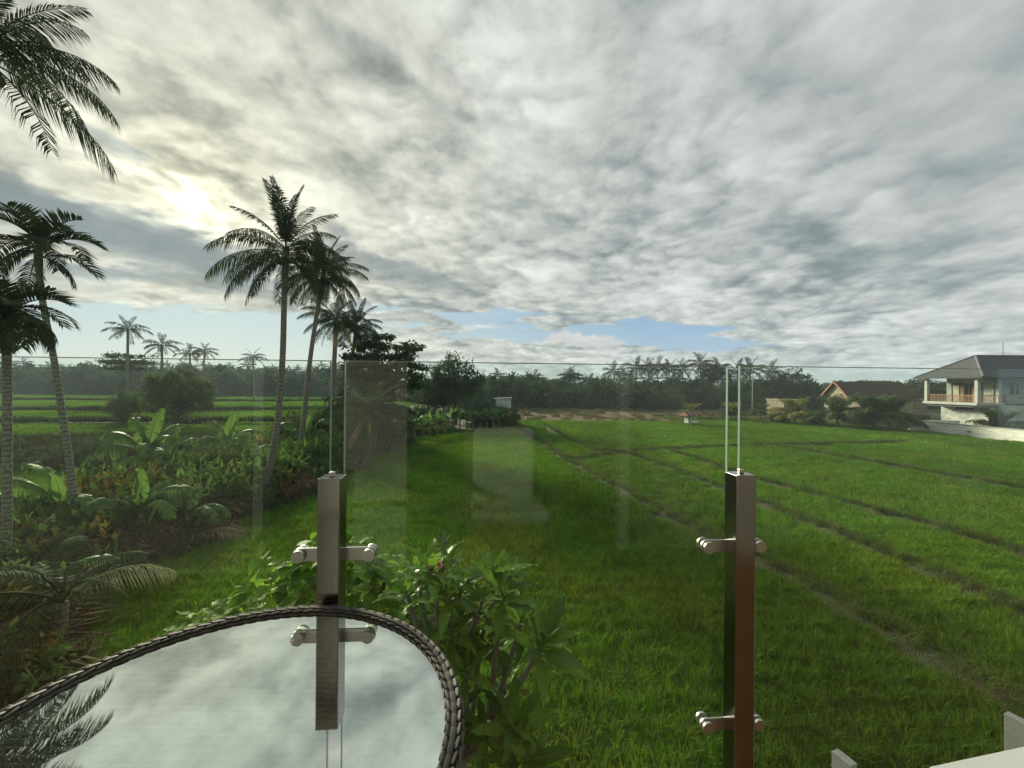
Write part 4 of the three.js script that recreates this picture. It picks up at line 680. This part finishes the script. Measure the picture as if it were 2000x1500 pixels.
{
  // villa: hip roof with its ridge running right, balcony on the end facing the field
  const g = thing('villa', 'two storey villa with a grey tiled hip roof and wooden balcony rail', 'house', [54, 0, -50.6]);
  const P = (name, geo, m, parent = g) => part(parent, name, geo, m);
  // local x: right from the balcony end; local z: towards us is +
  P('wall', box(16, 3.15, 5.3, 9.2, 1.58, 0), H.white).userData.label = 'pale ground floor wall';
  P('wall', box(15, 3.1, 5.2, 9.35, 4.95, 0), H.wallGrey).userData.label = 'grey upper wall';
  P('balcony_slab', rbox(3.2, 0.30, 6.3, 0.03, 0.9, 3.25, 0), H.white);
  P('balcony_slab', rbox(2.7, 0.22, 5.7, 0.03, 1.0, 2.98, 0), H.cap);
  for (const z of [-2.9, 2.9]) P('column', rbox(0.36, 2.95, 0.36, 0.02, -0.35, 4.87, z), H.white);
  P('column', rbox(0.36, 2.95, 0.36, 0.02, 2.1, 4.87, 2.9), H.white);
  // sliding door on the balcony
  const dr = P('door', box(0.06, 2.15, 3.3, 1.82, 4.5, -0.25), H.glass);
  for (const z of [-1.9, -0.85, 0.1, 1.4]) P('frame', box(0.1, 2.25, 0.1, 1.8, 4.52, z), H.door, dr);
  P('frame', box(0.1, 0.12, 3.4, 1.8, 5.66, -0.25), H.door, dr);
  P('curtain', box(0.03, 2.05, 0.7, 1.78, 4.45, -1.4), H.curtain, dr);
  P('shutter', box(0.04, 2.05, 0.34, 1.78, 4.45, -0.62), H.wood, dr); P('shutter', box(0.04, 2.05, 0.3, 1.78, 4.45, 0.6), H.wood, dr);
  // balustrade
  const bl = (a, b, fixed, along) => { const r = P('balustrade', along === 'z' ? box(0.07, 0.06, b - a, fixed, 4.28, (a + b) / 2) : box(b - a, 0.06, 0.07, (a + b) / 2, 4.28, fixed), H.wood); for (let q = a + 0.1; q < b - 0.03; q += 0.17) P('baluster', along === 'z' ? box(0.035, 0.84, 0.05, fixed, 3.83, q) : box(0.05, 0.84, 0.035, q, 3.83, fixed), H.wood, r); return r; };
  bl(-2.72, 2.72, -0.35, 'z'); bl(-0.17, 1.92, 2.9, 'x'); bl(2.28, 3.0, 2.9, 'x');
  // ground floor window band under the balcony
  const gw = P('window', box(0.05, 0.34, 1.9, 1.18, 2.72, 0.1), H.glass); P('frame', box(0.09, 0.05, 2.0, 1.16, 2.52, 0.1), H.door, gw);
  // windows on the long side
  for (const x of [4.2, 7.0, 10.5]) { const w = P('window', box(0.7, 1.2, 0.05, x, 5.05, 2.61), H.glass); for (const s of [-1, 1]) P('frame', box(0.07, 1.3, 0.1, x + s * 0.38, 5.05, 2.64), H.door, w); P('frame', box(0.83, 0.07, 0.1, x, 5.67, 2.64), H.door, w); P('sill', box(0.95, 0.07, 0.16, x, 4.40, 2.68), H.white, w); P('curtain', box(0.2, 1.1, 0.02, x + 0.14, 5.05, 2.645), H.curtain, w); }
  P('drainpipe', new THREE.CylinderGeometry(0.05, 0.05, 6, 8).translate(5.7, 3.2, 2.68), H.cap);
  // roof: rows of tiles on the hip end and the long side
  const ex0 = -0.95, ex1 = 18, ez = 4.0, ey = 6.35, ry = 9.02, apex = 2.65;
  const roof = new Soup(), A = [ex0, ey, -ez], Bq = [ex0, ey, ez], C = [ex1, ey, ez], Dq = [ex1, ey, -ez], R0 = [apex, ry, 0], R1 = [ex1, ry, 0];
  roof.tri(A, Bq, R0); roof.quad(Bq, C, R1, R0); roof.quad(Dq, A, R0, R1); roof.quad(A, Dq, C, Bq);
  const rf = P('roof', roof.geo(), H.eave);
  P('fascia', merge([box(ex1 - ex0 + 0.1, 0.16, 0.06, (ex0 + ex1) / 2, ey - 0.02, ez + 0.02), box(0.06, 0.16, ez * 2 + 0.1, ex0 - 0.02, ey - 0.02, 0)]), H.eave, rf);
  const tm = [H.roof, H.roofB, H.roofC], rows = 13, strip = (a, b, c, d, m) => { const s = new Soup(), lift = 0.055, up = (p, k) => [p[0], p[1] + k, p[2]]; s.quad(up(a, lift + 0.02), up(b, lift + 0.02), up(c, 0.03), up(d, 0.03)); s.quad(up(a, 0.0), up(b, 0.0), up(b, lift + 0.02), up(a, lift + 0.02)); P('tile', s.geo(), m, rf); };
  const lp = (p, q, t) => [mix(p[0], q[0], t), mix(p[1], q[1], t), mix(p[2], q[2], t)];
  rnd = mulberry(151);
  for (let i = 0; i < rows; i++) {
    const t0 = i / rows, t1 = (i + 1.06) / rows, a = lp(A, R0, t0), b = lp(Bq, R0, t0), c = lp(Bq, R0, Math.min(t1, 1)), d = lp(A, R0, Math.min(t1, 1)), n = Math.max(1, Math.round(7 * (1 - t0)));
    for (let k = 0; k < n; k++) strip(lp(a, b, k / n), lp(a, b, (k + 0.985) / n), lp(d, c, (k + 0.985) / n), lp(d, c, k / n), pick(tm));
    const e = lp(Bq, R0, t0), f = lp(C, R1, t0), h = lp(C, R1, Math.min(t1, 1)), j = lp(Bq, R0, Math.min(t1, 1)), m = Math.max(1, Math.round(10 * (1 - 0.2 * t0)));
    for (let k = 0; k < m; k++) strip(lp(e, f, k / m), lp(e, f, (k + 0.99) / m), lp(j, h, (k + 0.99) / m), lp(j, h, k / m), pick(tm));
  }
  const cap = (p, q) => limb([V(...p).add(V(0, 0.06, 0)), V(...p).lerp(V(...q), 0.5).add(V(0, 0.06, 0)), V(...q).add(V(0, 0.06, 0))], [0.13, 0.13, 0.13], 6);
  P('ridge_cap', cap(Bq, R0), H.ridge, rf); P('ridge_cap', cap(A, R0), H.ridge, rf); P('ridge_cap', cap(R0, R1), H.ridge, rf);
  P('antenna', new THREE.CylinderGeometry(0.025, 0.03, 1.8, 6).translate(6.0, 9.9, 0), H.darkWall);
}
{
  // white garden wall along the field, with a coping
  const g = thing('garden_wall', 'weathered white garden wall before the villa', 'wall', [47.8, 0, -43]);
  part(g, 'wall', box(0.2, 1.25, 15, 0, 0.55, 0.7).toNonIndexed(), H.stained);
  part(g, 'coping', rbox(0.32, 0.1, 15.1, 0.02, 0, 1.22, 0.7), H.cap);
  part(g, 'wall', box(6, 1.25, 0.2, 3.1, 0.55, -6.9), H.stained);
  const c = document.createElement('canvas'); c.width = c.height = 128; const k = c.getContext('2d'); k.clearRect(0, 0, 128, 128); k.strokeStyle = 'rgb(40,45,45)'; k.lineWidth = 9; k.lineCap = 'round'; k.beginPath(); k.moveTo(20, 96); k.lineTo(44, 30); k.lineTo(66, 92); k.moveTo(30, 70); k.lineTo(58, 70); k.moveTo(72, 92); k.lineTo(80, 44); k.quadraticCurveTo(112, 46, 84, 70); k.lineTo(108, 98); k.stroke();
  const t = new THREE.CanvasTexture(c); t.colorSpace = THREE.SRGBColorSpace;
  const gr = part(g, 'graffiti', new THREE.PlaneGeometry(0.7, 0.55).rotateY(-Math.PI / 2).translate(-0.106, 0.68, -5.6), std(0xffffff, 0.9, { map: t, transparent: true })); gr.userData.label = 'small dark graffiti scrawl';
}
{
  // cream house, gable end towards the field on the left, long roof slope towards us
  const g = thing('gabled_house', 'cream house with a dark brown gable roof behind short palms', 'house', [50.6, 0, -64.5]);
  const w = new Soup(), zf = 2.6, zb = -2.6, X1 = 9.4, hy = 3.5, ry = 5.7; w.quad([0, 0, zb], [0, 0, zf], [0, hy, zf], [0, hy, zb]); w.tri([0, hy, zb], [0, hy, zf], [0, ry, 0]); w.quad([0, 0, zf], [X1, 0, zf], [X1, hy, zf], [0, hy, zf]); w.quad([X1, 0, zf], [X1, 0, zb], [X1, hy, zb], [X1, hy, zf]); w.quad([X1, 0, zb], [0, 0, zb], [0, hy, zb], [X1, hy, zb]); w.tri([X1, hy, zf], [X1, hy, zb], [X1, ry, 0]);
  part(g, 'wall', w.geo(), H.cream);
  const r = new Soup(); r.quad([-0.5, 3.25, 3.2], [X1 + 0.5, 3.25, 3.2], [X1 + 0.5, 6.0, 0], [-0.5, 6.0, 0]); r.quad([X1 + 0.5, 3.25, -3.2], [-0.5, 3.25, -3.2], [-0.5, 6.0, 0], [X1 + 0.5, 6.0, 0]);
  const rf = part(g, 'roof', r.geo(), H.brownRoof);
  for (let i = 0; i < 10; i++) { const t = i / 10; part(rf, 'tile_course', box(X1 + 1.04, 0.05, 0.42, 0, 0, 0).rotateX(0.62).translate(X1 / 2, mix(3.42, 5.98, t), mix(3.04, 0.12, t)), i % 2 ? H.brownRoof : H.brownRoofB); }
  for (const s of [-1, 1]) part(rf, 'barge_board', box(0.08, 0.24, 4.3).rotateX(s * 0.71).translate(-0.52, 4.56, s * 1.62), H.fascia);
  const d = part(g, 'window', box(1.0, 1.1, 0.06, 6.4, 1.9, 2.62), H.glass); part(d, 'frame', box(1.15, 0.08, 0.1, 6.4, 2.5, 2.63), H.door);
}
{
  for (const [u0, u1, d, h, who, mt, nm] of [[1680, 1762, 58, 3.0, 'beige flat roofed building left of the villa, nearer one', H.beige, 'flat_building'], [1745, 1812, 70, 3.1, 'long beige blank wall building behind the nearer flat one', H.beige, 'flat_building'], [1532, 1576, 72, 2.7, 'low beige building left of the gabled house', H.beige, 'flat_building']]) {
    const x0 = at(u0, d), x1 = at(u1, d), g = thing(nm, who, 'building', [(x0 + x1) / 2, 0, -d], 0, 'low beige buildings by the field');
    part(g, 'wall', box(x1 - x0, h, 5, 0, h / 2, -2.5), mt); part(g, 'parapet', rbox(x1 - x0 + 0.2, 0.18, 5.2, 0.02, 0, h + 0.09, -2.5), H.cream); const w = part(g, 'window', box(0.5, 0.7, 0.06, -(x1 - x0) * 0.2, h * 0.45, 0.01), H.glass); part(w, 'frame', box(0.6, 0.06, 0.1, -(x1 - x0) * 0.2, h * 0.45 + 0.38, 0.02), H.door);
  }
  const dw = thing('dark_wall', 'low dark wall left of the white garden wall', 'wall', [at(1783, 52), 0, -52]); part(dw, 'wall', box(4.2, 1.6, 0.25, 0, 0.8, 0), H.darkWall); part(dw, 'coping', rbox(4.3, 0.1, 0.35, 0.02, 0, 1.65, 0), H.eave);
  const wb = thing('white_shed', 'small white roofed shed among the far trees', 'shed', [at(984, 84), 0, -84]); part(wb, 'wall', box(3, 2.2, 3, 0, 1.1, 0), H.white); part(wb, 'roof', box(3.6, 0.14, 3.6, 0, 2.35, 0).rotateZ(0.05), H.white);
  const fb = thing('far_house', 'far house with a pale eave line among the palms', 'house', [at(1182, 97), 0, -97]); part(fb, 'wall', box(6, 2.6, 4, 0, 1.3, 0), H.beige); part(fb, 'roof', box(8, 0.25, 5, 0, 2.75, 0), H.cream);
}
{
  // field hut: thatch of old tiles on posts with a pale sheet
  const d = 53, x = at(1351, d), g = thing('field_hut', 'little open field hut with a red roof in the paddy', 'hut', [x, 0, -d], 0.25); g.scale.set(0.78, 1.1, 0.78);
  for (const [a, b] of [[-1.05, 0.8], [1.05, 0.8], [-1.05, -0.8], [1.05, -0.8]]) part(g, 'post', new THREE.CylinderGeometry(0.05, 0.06, 1.25, 7).translate(a, 0.62, b), H.door);
  const rf = part(g, 'roof', (() => { const s = new Soup(); s.quad([-1.55, 1.15, 1.25], [1.55, 1.15, 1.25], [1.2, 1.62, 0], [-1.2, 1.62, 0]); s.quad([1.55, 1.15, -1.25], [-1.55, 1.15, -1.25], [-1.2, 1.62, 0], [1.2, 1.62, 0]); s.tri([-1.55, 1.15, 1.25], [-1.2, 1.62, 0], [-1.55, 1.15, -1.25]); s.tri([1.55, 1.15, 1.25], [1.55, 1.15, -1.25], [1.2, 1.62, 0]); return s.geo(); })(), std(col(0.26, 0.10, 0.07), 0.9, { map: tPatch }));
  for (let i = 0; i < 6; i++) part(rf, 'tile', box(0.46, 0.05, 1.3, -1.2 + i * 0.48, 0, 0).rotateX(0.36).translate(0, 1.43, 0.62), i % 2 ? H.fascia : H.brownRoofB);
  part(g, 'platform', box(2.0, 0.12, 1.5, 0, 0.42, 0), H.white); part(g, 'panel', box(0.7, 0.85, 0.06, -0.55, 0.75, 0.5).rotateY(0.1), H.white); part(g, 'panel', box(0.06, 0.8, 0.9, -0.95, 0.72, 0), H.white);
}
{
  const d = 74, g = thing('lamp_pole', 'thin pale pole standing before the palm row, right of the right post', 'pole', [at(1470, d), 0, -d]); part(g, 'shaft', new THREE.CylinderGeometry(0.07, 0.1, 6.4, 8).translate(0, 3.2, 0), H.metal); part(g, 'lamp_arm', new THREE.CylinderGeometry(0.035, 0.035, 0.9, 6).rotateZ(Math.PI / 2).translate(-0.4, 6.35, 0), H.metal); part(g, 'lamp_head', rbox(0.5, 0.1, 0.18, 0.03, -0.95, 6.33, 0), H.metal);
  for (const [i, [u, dd, h]] of [[1297, 35, 0.9], [1012, 70, 1.4], [1496, 66, 1.6], [1376, 70, 1.2]].entries()) { const s = thing('field_stake', ['thin pale stake on the bund left of the right post', 'stake near the white shed', 'stake right of the pale pole', 'stake behind the field hut'][i], 'stake', [at(u, dd), 0, -dd], 0, 'stakes in the fields'); part(s, 'stick', limb([V(0, -0.1, 0), V(0.02, h * 0.5, 0), V(0.05, h, 0)], [0.035, 0.03, 0.022], 5), H.concrete); part(s, 'tip_rag', box(0.1, 0.16, 0.02, 0.09, h - 0.08, 0), H.white); }
}
{
  // concrete coping and stub fins of the lower wall, outside the rail to the right
  const s = new THREE.Shape([[2.7, 3.13], [3.48, 3.40], [4.5, 3.60], [7.5, 4.2], [7.5, 1.2], [2.7, 1.2]].map(([x, d]) => new THREE.Vector2(x, d)));
  const geo = new THREE.ExtrudeGeometry(s, { depth: 0.12, bevelEnabled: true, bevelSize: 0.006, bevelThickness: 0.006, bevelSegments: 1 }).rotateX(-Math.PI / 2).translate(0, 1.78, 0);
  const cream = std(col(0.86, 0.84, 0.76), 0.8, { bumpMap: tRough, bumpScale: 0.002 });
  const g = thing('lower_roof', 'cream concrete roof slab of the lower floor outside the rail', 'roof slab', [0, 0, 0]); part(g, 'slab', geo, cream); part(g, 'seam_strip', box(3.6, 0.012, 0.012).rotateY(0.06).translate(4.7, 1.911, -3.38), H.concrete); part(g, 'wall', box(4.6, 1.78, 0.2, 5.1, 0.885, -2.6), H.concrete);
  for (const [x, d, who] of [[2.83, 3.50, 'grey concrete stub by the bottom edge, right of the right post'], [4.82, 3.93, 'grey concrete stub at the right frame edge']]) { const f = thing('concrete_stub', who, 'concrete stub', [x, 0, -d], 0.35, 'concrete stubs below the rail'); part(f, 'upright', rbox(0.08, 1.89, 0.15, 0.006, 0, 0.925, 0), std(col(0.30, 0.30, 0.285), 0.9, { bumpMap: tRough, bumpScale: 0.003 })); part(f, 'cap', rbox(0.084, 0.02, 0.154, 0.004, 0, 1.875, 0), H.cap); }
}
// ---------------------------------------------------------------- terrace: floor, house wall behind us, rail, table
const FLOOR = 3.8;
const tWood = texture(512, (x, y) => { const n = tile(x * 1, y, 4, 3), g = 0.5 + 0.5 * Math.sin((y * 22 + n * 3 + tile(x, y, 30, 2) * 0.5) * 6.2832 * 0.5); const v = 0.78 + 0.16 * g + 0.1 * tile(x, y, 40, 3); return [v, v * 0.96, v * 0.9]; });
const tBrush = texture(512, (x, y) => { const n = 0.5 + 0.34 * tile(x, y * 0.06, 190, 3, 0.7) + 0.12 * tile(x + 0.4, y, 6, 3); return [n, n, n]; }, { srgb: false });
{
  const g = tag(add(new THREE.Group(), 'terrace_floor'), 'red brown wooden deck of the terrace', 'floor', null, 'structure');
  part(g, 'slab', box(9, 0.3, 2.3, 0, FLOOR - 0.2, 0.0), H.concrete);
  const wm = [[0.20, 0.102, 0.030], [0.23, 0.118, 0.036], [0.175, 0.09, 0.027]].map((c) => std(col(...c), 0.55, { map: tWood })), pg = rbox(9, 0.03, 0.115, 0.004, 0, 0, 0, 1);
  for (let i = 0; i < 17; i++) { const p = part(g, 'plank', pg, wm[i % 3]); p.position.set(0, FLOOR - 0.025, -1.14 + i * 0.122); }
  const w = tag(add(new THREE.Group(), 'house_wall'), 'grey plaster wall of the house behind the terrace', 'wall', null, 'structure');
  const pl = wallPaint(0.22, 0.215, 0.20), wz = 0.95, inn = std(col(0.16, 0.14, 0.115), 0.9), cur = std(col(0.34, 0.35, 0.34), 0.9);
  part(w, 'wall', box(3.1, 3.2, 0.2, -2.95, FLOOR + 1.5, wz), pl); part(w, 'wall', box(3.2, 3.2, 0.2, 2.9, FLOOR + 1.5, wz), pl); part(w, 'lintel', box(2.8, 0.75, 0.2, -0.05, FLOOR + 2.72, wz), pl);
  for (const x of [-1.36, -0.46, 1.13]) part(w, 'door_post', rbox(0.07, 2.4, 0.1, 0.01, x, FLOOR + 1.2, wz - 0.05), std(col(0.34, 0.34, 0.32), 0.5));
  part(w, 'curtain', box(0.42, 2.3, 0.03, -0.72, FLOOR + 1.18, wz + 0.12), cur);
  part(w, 'inner_wall', box(3.4, 3, 0.1, -0.05, FLOOR + 1.4, 3.6), inn); part(w, 'inner_side', box(0.1, 3, 2.6, -1.7, FLOOR + 1.4, 2.35), inn); part(w, 'inner_side', box(0.1, 3, 2.6, 1.6, FLOOR + 1.4, 2.35), inn);
  part(w, 'inner_floor', box(3.2, 0.1, 2.6, -0.05, FLOOR - 0.08, 2.36), wm[1]); part(w, 'inner_ceiling', box(3.4, 0.1, 2.6, -0.05, FLOOR + 2.95, 2.35), inn); part(w, 'eave_soffit', box(9.4, 0.16, 1.0, 0, FLOOR + 3.2, 0.75), pl);
  part(w, 'wall', box(9, FLOOR - 0.36, 0.2, 0, (FLOOR - 0.36) / 2, -0.6), pl);
}
{
  // armchair with a white cushion behind us, seen mirrored in the middle pane
  const g = thing('armchair', 'wicker armchair with a pale back cushion behind the viewer, mirrored in the glass', 'armchair', [0.2, FLOOR, 0.5], Math.PI), wk = std(col(0.09, 0.078, 0.064), 0.7), wc = std(col(0.5, 0.5, 0.48), 0.9);
  part(g, 'seat', rbox(0.5, 0.08, 0.42, 0.02, 0, 0.36, 0.05), wk); part(g, 'seat_cushion', rbox(0.46, 0.09, 0.4, 0.04, 0, 0.445, 0.05, 4), wc);
  part(g, 'back_cushion', rbox(0.4, 0.46, 0.11, 0.05, 0, 0.7, -0.09, 5).rotateX(0), wc); part(g, 'backrest', rbox(0.5, 0.5, 0.05, 0.02, 0, 0.66, -0.19), wk);
  for (const x of [-0.25, 0.25]) { part(g, 'armrest', rbox(0.05, 0.05, 0.44, 0.02, x, 0.6, 0.03), wk); for (const z of [-0.16, 0.22]) part(g, 'leg', rbox(0.045, 0.6, 0.045, 0.01, x, 0.3, z), wk); }
}
// rail: two posts, three panes
const steel = phys(col(0.33, 0.315, 0.295), 0.32, { metalness: 1, roughnessMap: tBrush, bumpMap: tBrush, bumpScale: 0.00006, anisotropy: 0.4 });
const steelB = phys(col(0.60, 0.58, 0.55), 0.42, { metalness: 1 });
const RAIL = 0.0759, POST = [[-0.412, 0.935], [0.574, 1.01]];
const rd = V(Math.cos(RAIL), 0, -Math.sin(RAIL)), rn = V(Math.sin(RAIL), 0, Math.cos(RAIL));           // along the rail to the right; towards us
const Srel = 0.05, TOP = 4.785, GTOP = 5.054;
const postCentre = POST.map(([x, d]) => V(x, 0, -d).addScaledVector(rn, -Srel / 2));
postCentre.forEach((c, i) => {
  const g = thing('rail_post', ['square brushed steel rail post behind the wicker table', 'square brushed steel rail post right of centre, mirroring brown decking'][i], 'rail post', [c.x, FLOOR - 0.01, c.z], RAIL, 'steel posts of the glass rail');
  const h = TOP - FLOOR;
  part(g, 'tube', rbox(Srel, h, Srel, 0.003, 0, h / 2 + 0.01, 0, 3), steel);
  part(g, 'base_plate', rbox(0.1, 0.01, 0.1, 0.003, 0, 0.014, 0), steelB);
  part(g, 'cap_pin', rbox(0.0125, 0.011, 0.0125, 0.002, 0.0, h + 0.0155, 0.002), steelB);
  for (const y of [4.597, 4.147]) {
    const yy = y - FLOOR + 0.01;
    for (const s of [-1, 1]) {
      const reach = [s < 0 ? 0.079 : 0.081, s < 0 ? 0.074 : 0.06][i];
      const arm = part(g, 'clamp_arm', rbox(reach - 0.020, 0.032, 0.006, 0.0025, s * (reach / 2 + 0.008), yy, -0.019), steelB);
      part(arm, 'end_disc', new THREE.CylinderGeometry(0.016, 0.016, 0.006, 28).rotateX(Math.PI / 2).translate(s * reach, yy, -0.0192), steelB);
      part(arm, 'bolt_head', new THREE.CylinderGeometry(0.0142, 0.0148, 0.006, 28).rotateX(Math.PI / 2).translate(s * reach, yy, -0.0075), steelB);
      part(arm, 'bolt_neck', new THREE.CylinderGeometry(0.008, 0.008, 0.008, 16).rotateX(Math.PI / 2).translate(s * reach, yy, -0.0135), steelB);
      part(arm, 'back_disc', new THREE.CylinderGeometry(0.0145, 0.0145, 0.006, 28).rotateX(Math.PI / 2).translate(s * reach, yy, -0.0402), steelB);
    }
  }
});
{
  const back = postCentre.map((c) => c.clone().addScaledVector(rn, -0.031));   // the glass runs behind the posts
  const gap = 0.0165, far = [back[0].clone().addScaledVector(rd, -2.2), back[1].clone().addScaledVector(rd, 2.2)];
  const pane = phys(col(0.90, 0.97, 0.95), 0.0, { transmission: 1, thickness: 0, ior: 1.52 }), rim = phys(col(0.30, 0.43, 0.38), 0.15, { clearcoat: 1, clearcoatRoughness: 0.05 });
  const spans = [[far[0], back[0].clone().addScaledVector(rd, -gap), 'left glass pane of the rail, before the palms'], [back[0].clone().addScaledVector(rd, gap), back[1].clone().addScaledVector(rd, -gap), 'middle glass pane of the rail between the two posts'], [back[1].clone().addScaledVector(rd, gap), far[1], 'right glass pane of the rail, before the villa']];
  for (const [a, b, who] of spans) {
    const L = a.distanceTo(b), m = a.clone().add(b).multiplyScalar(0.5), h = GTOP - 3.86, g = thing('glass_pane', who, 'glass pane', [m.x, 3.86, m.z], RAIL, 'panes of the glass rail');
    part(g, 'sheet', new THREE.PlaneGeometry(L, h).translate(0, h / 2, 0.004), pane);
    part(g, 'edge', merge([box(L, 0.0018, 0.008, 0, h, 0), box(0.0016, h, 0.008, -L / 2, h / 2, 0), box(0.0016, h, 0.008, L / 2, h / 2, 0)]), rim);
    part(g, 'bottom_channel', rbox(L, 0.05, 0.03, 0.003, 0, 0, 0), steelB);
  }
}
{
  // round wicker table with a mirror-bright glass top
  const tx = -0.415, td = 0.572, top = 4.5, R = 0.337, tube = 0.0122, g = thing('wicker_table', 'round woven wicker table with a reflecting glass top', 'table', [tx, FLOOR, -td]), y = top - FLOOR;
  const strandM = [[0.075, 0.064, 0.052], [0.095, 0.082, 0.068], [0.058, 0.050, 0.042], [0.115, 0.10, 0.082]].map((c) => std(col(...c), 0.68));
  part(g, 'rim', new THREE.TorusGeometry(R, tube * 0.86, 12, 160).rotateX(Math.PI / 2).translate(0, y - 0.004, 0), std(col(0.07, 0.06, 0.05), 0.8));
  // weave of the rim: short flat strands, rows shifted by half
  const strands = [], n = 92, rows = [-112, -76, -40, -4, 32, 68, 104];
  const sg = (() => { const s = new THREE.SphereGeometry(1, 8, 6), p = s.attributes.position, e = (v, k) => Math.sign(v) * Math.pow(Math.abs(v), k); for (let i = 0; i < p.count; i++) p.setXYZ(i, e(p.getX(i), 0.45) * 0.0125, e(p.getY(i), 0.8) * 0.0022, e(p.getZ(i), 0.55) * 0.0042); s.computeVertexNormals(); return s; })();
  rows.forEach((deg, r) => { for (let k = 0; k < n; k++) { const a = (k + (r % 2) * 0.5) / n * Math.PI * 2; strands.push([deg * Math.PI / 180, a, r, k]); } });
  const place = (o, [q, a, r]) => { const rad = R + Math.sin(-q) * -1 * 0 + Math.sin(q) * tube; o.position.set(Math.cos(a) * rad, y - 0.004 + Math.cos(q) * tube, Math.sin(a) * rad); o.rotation.set(0, -a + Math.PI / 2, 0); o.rotateX(-q * 1 + 0); o.rotateZ(0.12 * (r % 2 ? 1 : -1)); };
  // those nearest to the eye are single pieces
  const dist = ([q, a]) => { const x = tx + Math.cos(a) * R, z = -td + Math.sin(a) * R, seen = z < 0.0 && Math.abs(x / -z) < 1.4; return (seen ? 0 : 10) + Math.hypot(x, z) - 0.25 * Math.cos(q); };
  strands.sort((p, q) => dist(p) - dist(q)); rnd = mulberry(171);
  const rest = [[], [], [], []];
  strands.forEach((s, i) => { const k = Math.floor(rnd() * 4); if (i < 300) { const m = part(g, 'strand', sg, strandM[k]); place(m, s); m.scale.set(rr(0.9, 1.05), rr(0.8, 1.2), rr(0.9, 1.05)); } else { const o = new THREE.Object3D(); place(o, s); o.updateMatrix(); rest[k].push(sg.clone().applyMatrix4(o.matrix)); } });
  rest.forEach((l, k) => { part(g, 'rim_weave', mergeGeometries(l), strandM[k]).userData.kind = 'stuff'; });
  // woven top under the glass
  const wv = [[], []]; const pitch = 0.0155, cell = (() => { const s = new THREE.SphereGeometry(1, 6, 4); s.scale(0.0105, 0.003, 0.0062); return s; })();
  for (let i = -22; i <= 22; i++) for (let j = -26; j <= 26; j++) { const x = i * pitch + (j & 1 ? pitch / 2 : 0), z = j * 0.0125; if (Math.hypot(x, z) > R - 0.012) continue; wv[(i + j) & 1].push(cell.clone().rotateY(0.15).translate(x, y - 0.0095, z)); }
  part(g, 'woven_top', mergeGeometries(wv[0]), std(col(0.24, 0.23, 0.21), 0.5)).userData.kind = 'stuff'; part(g, 'woven_top', mergeGeometries(wv[1]), std(col(0.15, 0.145, 0.13), 0.5)).userData.kind = 'stuff';
  part(g, 'board', new THREE.CylinderGeometry(R, R, 0.006, 64).translate(0, y - 0.017, 0), std(col(0.07, 0.06, 0.05), 0.8));
  part(g, 'glass_top', new THREE.CylinderGeometry(R - 0.0095, R - 0.0095, 0.005, 96).translate(0, y - 0.0015, 0), phys(col(0.90, 0.93, 0.91), 0.012, { metalness: 1, transparent: true, opacity: 0.66 }));
  for (let k = 0; k < 4; k++) { const a = k * Math.PI / 2 + 0.6; part(g, 'leg', limb([V(Math.cos(a) * 0.2, 0, Math.sin(a) * 0.2), V(Math.cos(a) * 0.23, y * 0.5, Math.sin(a) * 0.23), V(Math.cos(a) * 0.25, y - 0.03, Math.sin(a) * 0.25)], [0.022, 0.024, 0.026], 10), strandM[0]); }
}
scene.traverse((o) => { if (o.isMesh) { o.castShadow = true; o.receiveShadow = true; } });
renderer.render(scene, camera);
